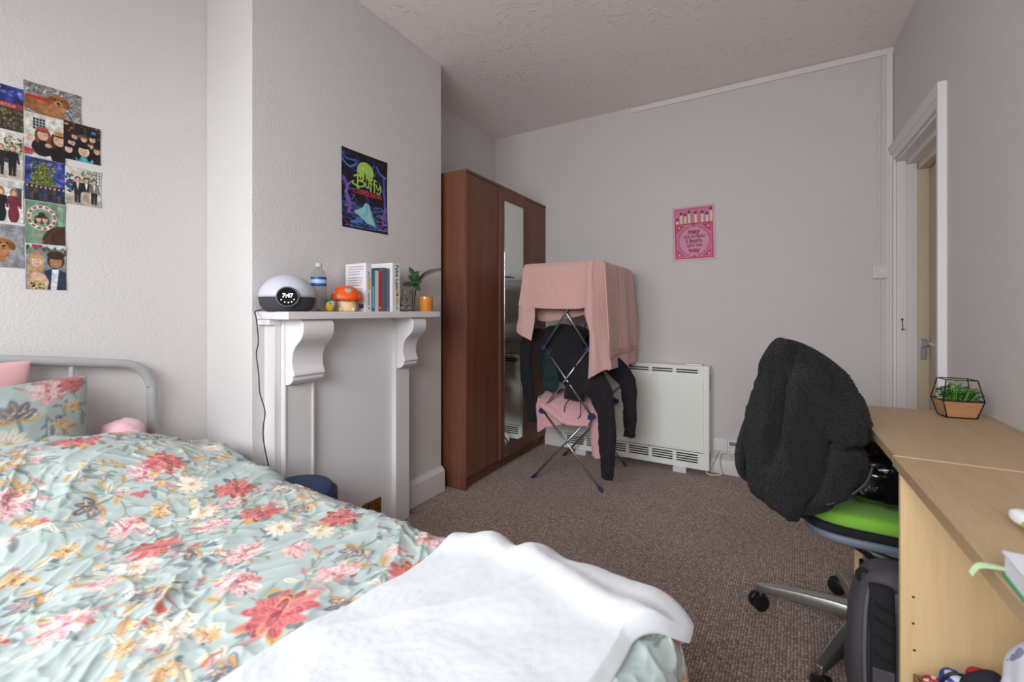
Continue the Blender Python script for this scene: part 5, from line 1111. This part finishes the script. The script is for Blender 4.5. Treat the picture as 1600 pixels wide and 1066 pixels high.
for k, ang in enumerate((97, 169, 241, 313, 25)):
    d = Vector((math.cos(R(ang)), math.sin(R(ang)), 0)); s_ = Vector((-d.y, d.x, 0)); mb = MB(); vs = []
    for t, hw, zt, zb in ((.03, .030, .142, .098), (.10, .027, .137, .094), (.20, .022, .122, .086), (.29, .017, .104, .076), (.325, .015, .096, .074), (.338, .010, .090, .075)):
        for a_, z in ((-1, zb), (-1.0, zb+.6*(zt-zb)), (-.72, zt), (.72, zt), (1.0, zb+.6*(zt-zb)), (1, zb)): vs.append(hub+d*t+s_*hw*a_+Vector((0, 0, z)))
    fs = [(i*6+q, i*6+(q+1) % 6, (i+1)*6+(q+1) % 6, (i+1)*6+q) for i in range(5) for q in range(6)]+[(5, 4, 3, 2, 1, 0), tuple(range(30, 36))]
    mb.add(vs, fs); lg = mb.build('leg', ALU, ch, bevel=.003)
    c_ = hub+d*.325; wd = Vector((math.cos(R(ang+50)), math.sin(R(ang+50)), 0)); ws = Vector((-wd.y, wd.x, 0))
    mb = MB(); mb.cyl(c_+Vector((0, 0, .05)), c_+Vector((0, 0, .082)), .010, 12); mb.build('caster_stem', ALU, lg, smooth=True, angle=40)
    for sgn in (-1, 1):
        M_ = Matrix([ws, Vector((0, 0, 1)), ws.cross(Vector((0, 0, 1)))]).transposed()
        q_ = c_+wd*.008+Vector((0, 0, .030)); Ml = Matrix([wd, Vector((0, 0, 1)), wd.cross(Vector((0, 0, 1)))]).transposed()
        mb = MB(); h0, h1 = (.004, .024) if sgn > 0 else (-.024, -.004)
        mb.lathe([(0, h0), (.024, h0), (.0295, h0+.003), (.0295, h1-.003), (.024, h1), (.012, h1), (.011, h1-.002*sgn), (0, h1-.002*sgn)], q_, 30, M=Ml); mb.build('caster_wheel', BLACKP, lg, smooth=True, angle=40)
    mb = MB(); mb.tube([c_+wd*(.008+.031*math.cos(a_))+Vector((0, 0, .030+.031*math.sin(a_))) for a_ in [R(20+14*i) for i in range(11)]], .006, 8); mb.build('caster_hood', BLACKP, lg, smooth=True)
# backrest (under the fleece) and its stem
V_, F_ = superell((.065, 1.885, .80), (.024, .19, .20), .5, tilt=Matrix.Rotation(R(-6), 3, 'Y')); mb = MB(); mb.add(V_, F_); mb.build('backrest', MESHB, ch, smooth=True)
mb = MB(); mb.tube(smooth_path([(.25, 1.885, .41), (.12, 1.885, .42), (.07, 1.885, .48), (.062, 1.885, .62)], 6), .017, 12); mb.build('backrest_stem', BLACKP, ch, smooth=True)

# ---------------------------------------------------------------- black sherpa fleece hung over the chair back
rows = [(1.056, .040, .062, 1.74, .03), (1.050, .030, .088, 1.74, .07), (1.030, .015, .125, 1.75, .11), (.998, .002, .165, 1.76, .14), (.956, -.006, .200, 1.78, .17), (.915, -.013, .220, 1.79, .19), (.873, -.024, .235, 1.80, .205), (.831, -.035, .250, 1.80, .215), (.790, -.047, .256, 1.80, .225), (.748, -.060, .257, 1.80, .23), (.706, -.064, .257, 1.80, .235), (.665, -.060, .257, 1.80, .235), (.630, -.054, .235, 1.79, .225), (.603, -.050, .200, 1.77, .20), (.578, -.048, .160, 1.74, .16), (.555, -.044, .140, 1.71, .12), (.532, -.034, .120, 1.69, .085), (.512, -.020, .096, 1.68, .05), (.502, .000, .060, 1.68, .02)]
A = catmull(np.array(rows), 330); n = 560; q = np.linspace(0, 2*np.pi, n, endpoint=False)[None, :]
z, xl, xr, yc, b = [A[:, i:i+1] for i in range(5)]
cq = np.sign(np.cos(q))*np.abs(np.cos(q))**.85; sq = np.sign(np.sin(q))*np.abs(np.sin(q))**.85
X = (xl+xr)/2+(xr-xl)/2*cq; Y = yc+b*sq-.07*cq; Z = z+0*q
P = np.stack([X, Y, Z], -1); N = normals(P); cen = np.stack([(xl+xr)/2+0*q, yc+0*q, Z], -1)
N *= np.sign(((P-cen)*N).sum(-1, keepdims=True)); N[..., 2] *= .4
uu = q*1.0; hfall = np.clip((1.056-z)/.10, 0, 1)*np.clip((z-.497)/.04, .2, 1)
cxq, sxq = np.cos(q), np.sin(q)
f1 = ridge(cxq*1.9+Z*1.2+3, sxq*1.9-Z*2.0, 61)-.45; f2 = perlin(cxq*3.4+Z*3+1, sxq*3.4+Z*2.2, 62); f3 = ridge(X*9+Z*7, Y*9-Z*5, 63)-.5
fold = (.020*f1+.014*f2+.008*f3)*hfall
# long diagonal creases falling from the shoulder of the chair back
def crease(x0, z0, x1, z1, w_, dpt):
    t = np.clip(((X-x0)*(x1-x0)+(Z-z0)*(z1-z0))/((x1-x0)**2+(z1-z0)**2), 0, 1); d_ = np.hypot(X-x0-t*(x1-x0), Z-z0-t*(z1-z0)); return -dpt*np.exp(-(d_/w_)**2)*(Y < yc)
fold = fold+crease(.065, 1.02, .005, .66, .018, .030)+crease(.165, .76, .10, .52, .016, .036)+crease(.10, .99, .155, .90, .018, .014)+crease(.255, .745, .165, .755, .014, .028)-crease(.11, .94, .05, .56, .032, .034)-crease(.21, .86, .20, .78, .03, .018)-crease(.20, .70, .15, .58, .03, .016)
nub = .0055*(ridge(q*75/6.28*1.7+0*Z, Z*115, 71))+.003*perlin(q*210/6.28+0*Z, Z*230, 72)
X0_ = .257; P = P+N*(fold+nub)[..., None]
P[..., 0] = np.where((P[..., 2] < DT+.01) & (P[..., 0] > .2575), .2575, P[..., 0])
SHERPA = mat('black_sherpa', '#0f0e10', .95, sheen=.05, bump=(150, 1.0, .010), vary=(110, .5))
fj = thing('fleece_jacket', 'black sherpa fleece jacket draped over the back of the office chair', 'jacket', (.09, 1.80, .46))
P = np.concatenate([P[:1].mean(1, keepdims=True).repeat(n, 1), P, P[-1:].mean(1, keepdims=True).repeat(n, 1)], 0)
grid_object('body', P, SHERPA, fj, closed_u=True)
V_ = [(-.03, 1.86, .80), (-.060, 1.88, .70), (-.078, 1.88, .61), (-.074, 1.88, .55), (-.045, 1.88, .52)]
limb('sleeve', V_, [.05, .08, .09, .08, .05], [.02, .026, .028, .024, .012], SHERPA, fj, 73, .008, side=(0, 1, 0))
mb = MB(); mb.tube(smooth_path([(.262, 1.60, .705), (.245, 1.575, .668), (.215, 1.555, .638), (.180, 1.545, .612), (.150, 1.55, .590)], 8), .0038, 8); mb.build('zip', mat('dark_zip', '#3a393f', .5), fj, smooth=True)

# glossy black bag on the seat
V_, F_ = superell((.335, 1.83, .625), (.145, .14, .080), .55, 90, 60); rr = random.Random(1)
def crump(v):
    v = Vector(v); d = (v-Vector((.335, 1.83, .625))).normalized(); return v+d*(.016*abs(mnoise.noise(v*14))+.010*abs(mnoise.noise(v*34)))-d*.008
mb = MB(); mb.add([crump(v) for v in V_], F_)
props(mb.build('plastic_bag', mat('glossy_black_plastic', '#0d0d10', .22, coat=.6, bump=(18, .6, .02)), smooth=True), 'crumpled glossy black plastic bag lying on the green chair seat', 'bag')

# ---------------------------------------------------------------- backpack on the floor
bk = thing('backpack', 'charcoal backpack standing on the carpet against the desk end panel', 'backpack', (.32, 1.47, 0))
V_, F_ = superell((.325, 1.500, .242), (.122, .085, .240), .55, 80, 60)
def bpf(v):
    v = Vector(v); t = (v.z-.24)/.24; v.x += (-.014*(1-t*t) if v.x < .325 else 0)+.006*mnoise.noise(v*9); v.y += .008*mnoise.noise(v*8+Vector((3, 0, 0))); return v
mb = MB(); mb.add([bpf(v) for v in V_], F_); mb.build('body', CHARC, bk, smooth=True)
V_, F_ = superell((.322, 1.408, .255), (.100, .012, .200), .45, 60, 40); mb = MB(); mb.add(V_, F_); mb.build('back_panel', mat('charcoal_edge', '#57525a', .9), bk, smooth=True)
for x_ in (.245, .395):
    pts = smooth_path([(x_, 1.405, .465), (x_, 1.392, .455), (x_, 1.384, .40), (x_, 1.382, .30), (x_, 1.384, .20), (x_, 1.392, .12), (x_, 1.40, .07)], 6)
    mb = MB(); mb.tube(pts, [.024]*12+[.025]*12+[.020]*13, 12, flat=.28, up=(0, 1, 0)); st = mb.build('shoulder_strap', MESHB, bk, smooth=True)
    for z_ in (.43, .395, .355, .31): mb = MB(); mb.tube(smooth_path([(x_-.023, 1.378, z_+.006), (x_, 1.3765, z_-.006), (x_+.023, 1.378, z_-.016)], 4), .003, 6); mb.build('quilt_seam', BLACKP, st, smooth=True)
    mb = MB(); mb.box((x_-.020, 1.3745, .225), (x_+.022, 1.3775, .275)); mb.build('strap_patch', CHARC, st, bevel=.001)
mb = MB(); mb.tube(smooth_path([(.228, 1.41, .46), (.217, 1.405, .40), (.214, 1.402, .25), (.222, 1.402, .10)], 6), .0045, 8); mb.build('piping', mat('grey_piping', '#5e5a62', .8), bk, smooth=True)
mb = MB(); mb.tube(smooth_path([(.234, 1.48, .452), (.222, 1.48, .462), (.210, 1.48, .450), (.214, 1.48, .43)], 5), .005, 8); mb.build('haul_loop', MESHB, bk, smooth=True)
mb = MB(); mb.cbox((.222, 1.385, .062), (.035, .02, .03)); mb.build('buckle', BLACKP, bk, bevel=.004)

# ---------------------------------------------------------------- terrarium on the desk
tp = Vector((.556, 2.035, DT)); tr = thing('terrarium', 'small geometric black wire planter with a bushy green plant on the desk', 'planter', tuple(tp))
Rz = Matrix.Rotation(R(10), 3, 'Z')
def hexring(a, b, z): return [tp+Rz @ Vector((x, y, z)) for x, y in ((-a, -b), (a, -b), (a, b), (-a, b))]
B_, Mi, T_ = hexring(.039, .028, .003), hexring(.053, .038, .060), hexring(.041, .027, .128)
FR = mat('black_wire', '#1b1a1c', .4, .6); mb = MB()
for ring in (B_, Mi, T_):
    for i in range(4): mb.tube([ring[i], ring[(i+1) % 4]], .0017, 8)
for a_, b_ in ((B_, Mi), (Mi, T_)):
    for i in range(4): mb.tube([a_[i], b_[i]], .0017, 8)
mb.build('wire_frame', FR, tr, smooth=True)
W0, W1 = hexring(.037, .026, .004), hexring(.0505, .0355, .056); mb = MB(); mb.add(W0+W1, [(0, 1, 5, 4), (1, 2, 6, 5), (2, 3, 7, 6), (3, 0, 4, 7), (3, 2, 1, 0), (4, 5, 6, 7)])
mb.build('wooden_trough', wood('orange_wood', '#9a6a46', '#bb8b62', (3, 3, 30), .5, 8), tr, bevel=.001)
pt = thing('plant', 'bushy little green artificial plant growing in the wire planter', 'plant', tuple(tp+Vector((0, 0, .053)))); rr = random.Random(12)
G1 = mat('bright_leaf', '#64a83e', .5, vary=(90, .35)); G2 = mat('deep_leaf', '#3a7038', .5, vary=(90, .3))
for k in range(44):
    a_ = rr.uniform(0, 6.28); rad = rr.uniform(0, 1)**.6; root = tp+Rz @ Vector((.036*rad*math.cos(a_), .025*rad*math.sin(a_), .055)); tip = root+Rz @ Vector((.026*rad*math.cos(a_), .018*rad*math.sin(a_), rr.uniform(.026, .058)*(1.15-.4*rad)))
    mb = MB(); mb.tube([root, tip], .0009, 5)
    for j in range(9):
        t_ = .25+.75*j/8; c_ = root.lerp(tip, t_); b_ = j*2.4+rr.uniform(-.4, .4); d_ = Vector((math.cos(b_), math.sin(b_), rr.uniform(.2, .8))); v_, f_ = leaf_mesh(c_, d_, rr.uniform(.011, .016), .0055, bend=.2, n=5); mb.add(v_, f_)
    mb.build('sprig', G1 if k % 3 else G2, pt, smooth=True)
# near desk clutter
nb = thing('notebook', 'white notebook with green cover edge at the near end of the desk', 'notebook', (.38, .74, DT))
Mn = Matrix.Translation((.275, .845, DT)) @ Matrix.Rotation(R(-3), 4, 'Z')
mb = MB(); mb.box((0, -.26, .0), (.20, 0, .004), Mn); mb.build('cover', mat('green_card', '#3f9a6c', .5), nb, bevel=.001)
mb = MB(); mb.box((.002, -.258, .004), (.198, -.002, .030), Mn); mb.build('pages', mat('white_pages', '#dcdce2', .8), nb, bevel=.001)
mb = MB(); mb.box((0, -.26, .030), (.20, 0, .034), Mn); mb.build('cover', mat('white_card', '#d8d8e0', .5), nb, bevel=.001)
cloth('bookmark', [[(.300, .835, .806), (.298, .843, .806)], [(.27, .838, .803), (.268, .847, .805)], [(.25, .830, .802), (.250, .839, .806)], [(.238, .815, .796), (.236, .823, .799)]], mat('pale_green_ribbon', '#a9c79a', .7), nb, (24, 6), .001, 3, solid=.0012)
pk_ = thing('snack_packet', 'small white and lime green packet on the desk by the right wall', 'packet', (.40, 1.02, DT))
V_, F_ = superell((.41, 1.02, DT+.014), (.055, .035, .013), .7, 40, 20, Matrix.Rotation(R(15), 3, 'Z')); mb = MB(); mb.add(V_, F_); mb.build('wrapper', mat('lime_packet', '#a8c52e', .4), pk_, smooth=True)
V_, F_ = superell((.368, 1.035, DT+.018), (.016, .028, .012), .7, 30, 16, Matrix.Rotation(R(15), 3, 'Z')); mb = MB(); mb.add(V_, F_); mb.build('wrapper_end', mat('white_packet', '#e4e4e4', .4), pk_, smooth=True)

# ---------------------------------------------------------------- box of clothes under the near desk
bx = thing('cardboard_box', 'open cardboard box under the desk filled with clothes', 'box', (.44, 1.14, 0)); mb = MB(); CB = mat('cardboard', '#9a7b58', .85)
mb.box((.29, .98, 0), (.60, 1.30, .005)); mb.build('base', CB, bx)
for a_, b_ in (((.285, .975, 0), (.29, 1.305, .335)), ((.60, .975, 0), (.605, 1.305, .335)), ((.29, .975, 0), (.60, .98, .335)), ((.29, 1.30, 0), (.60, 1.305, .335))): mb = MB(); mb.box(a_, b_); mb.build('side', CB, bx)
def lump(name, c, r, m, lab, cat, seed, e=.8, am=.012, f=14, tilt=None):
    V_, F_ = superell(c, r, e, 60, 40, tilt); mb = MB(); cc = Vector(c); o_ = Vector((seed*3.1, 0, 0))
    mb.add([v+(v-cc).normalized()*am*(mnoise.noise(v*f+o_)+.5*mnoise.noise(v*f*2.4+o_)) for v in V_], F_); return props(mb.build(name, m, smooth=True), lab, cat)
def spots(name, base, other, sc, thr=.5):
    m = mat(name, base, .8); N_ = m.node_tree.nodes; L_ = m.node_tree.links; n_ = N_.new('ShaderNodeTexNoise'); n_.inputs['Scale'].default_value = sc; tc = N_.new('ShaderNodeTexCoord'); L_.new(tc.outputs['Object'], n_.inputs[0])
    cr = N_.new('ShaderNodeValToRGB'); cr.color_ramp.interpolation = 'CONSTANT'; cr.color_ramp.elements[0].color = lin(base)+(1,); cr.color_ramp.elements[1].position = thr; cr.color_ramp.elements[1].color = lin(other)+(1,); L_.new(n_.outputs['Fac'], cr.inputs[0]); L_.new(cr.outputs[0], N_['Principled BSDF'].inputs[0]); return m
lump('folded_clothing', (.43, 1.15, .27), (.13, .13, .10), mat('grey_cotton', '#77757c', .9), 'grey folded clothing at the bottom of the cardboard box', 'clothing', 1)
lump('red_garment', (.300, 1.225, .366), (.022, .024, .024), spots('red_white_print', '#b8352f', '#d8cfc8', 40), 'red and white printed cloth at the left corner of the box', 'garment', 2, am=.008)
bl_ = lump('patterned_pouch', (.327, 1.20, .395), (.024, .026, .036), spots('blue_white_print', '#c9d0dc', '#33478e', 34, .55), 'pale blue and white patterned pouch with dark rim in the box', 'pouch', 3, am=.004)
mb = MB(); mb.tube([Vector((.327+.026*math.cos(a_), 1.187, .395+.040*math.sin(a_))) for a_ in [R(-20+11*i) for i in range(21)]], .003, 8); mb.build('rim', BLACKP, bl_, smooth=True)
lump('black_garment', (.366, 1.170, .412), (.036, .030, .060), mat('charcoal_cotton', '#26272e', .95), 'black crumpled cloth with a pointed corner in the box', 'garment', 4, e=1.1, am=.016)
lump('red_scarf', (.372, 1.235, .400), (.018, .016, .024), mat('red_cotton', '#c4283a', .9), 'bright red cloth behind the black cloth in the box', 'scarf', 5, am=.010)
lump('white_shirt', (.404, 1.09, .46), (.046, .05, .125), spots('white_blue_lines', '#dfe0ea', '#8f95b4', 16, .62), 'white shirt with faint blue lines heaped at the right of the box', 'shirt', 6, e=1.0, am=.022)
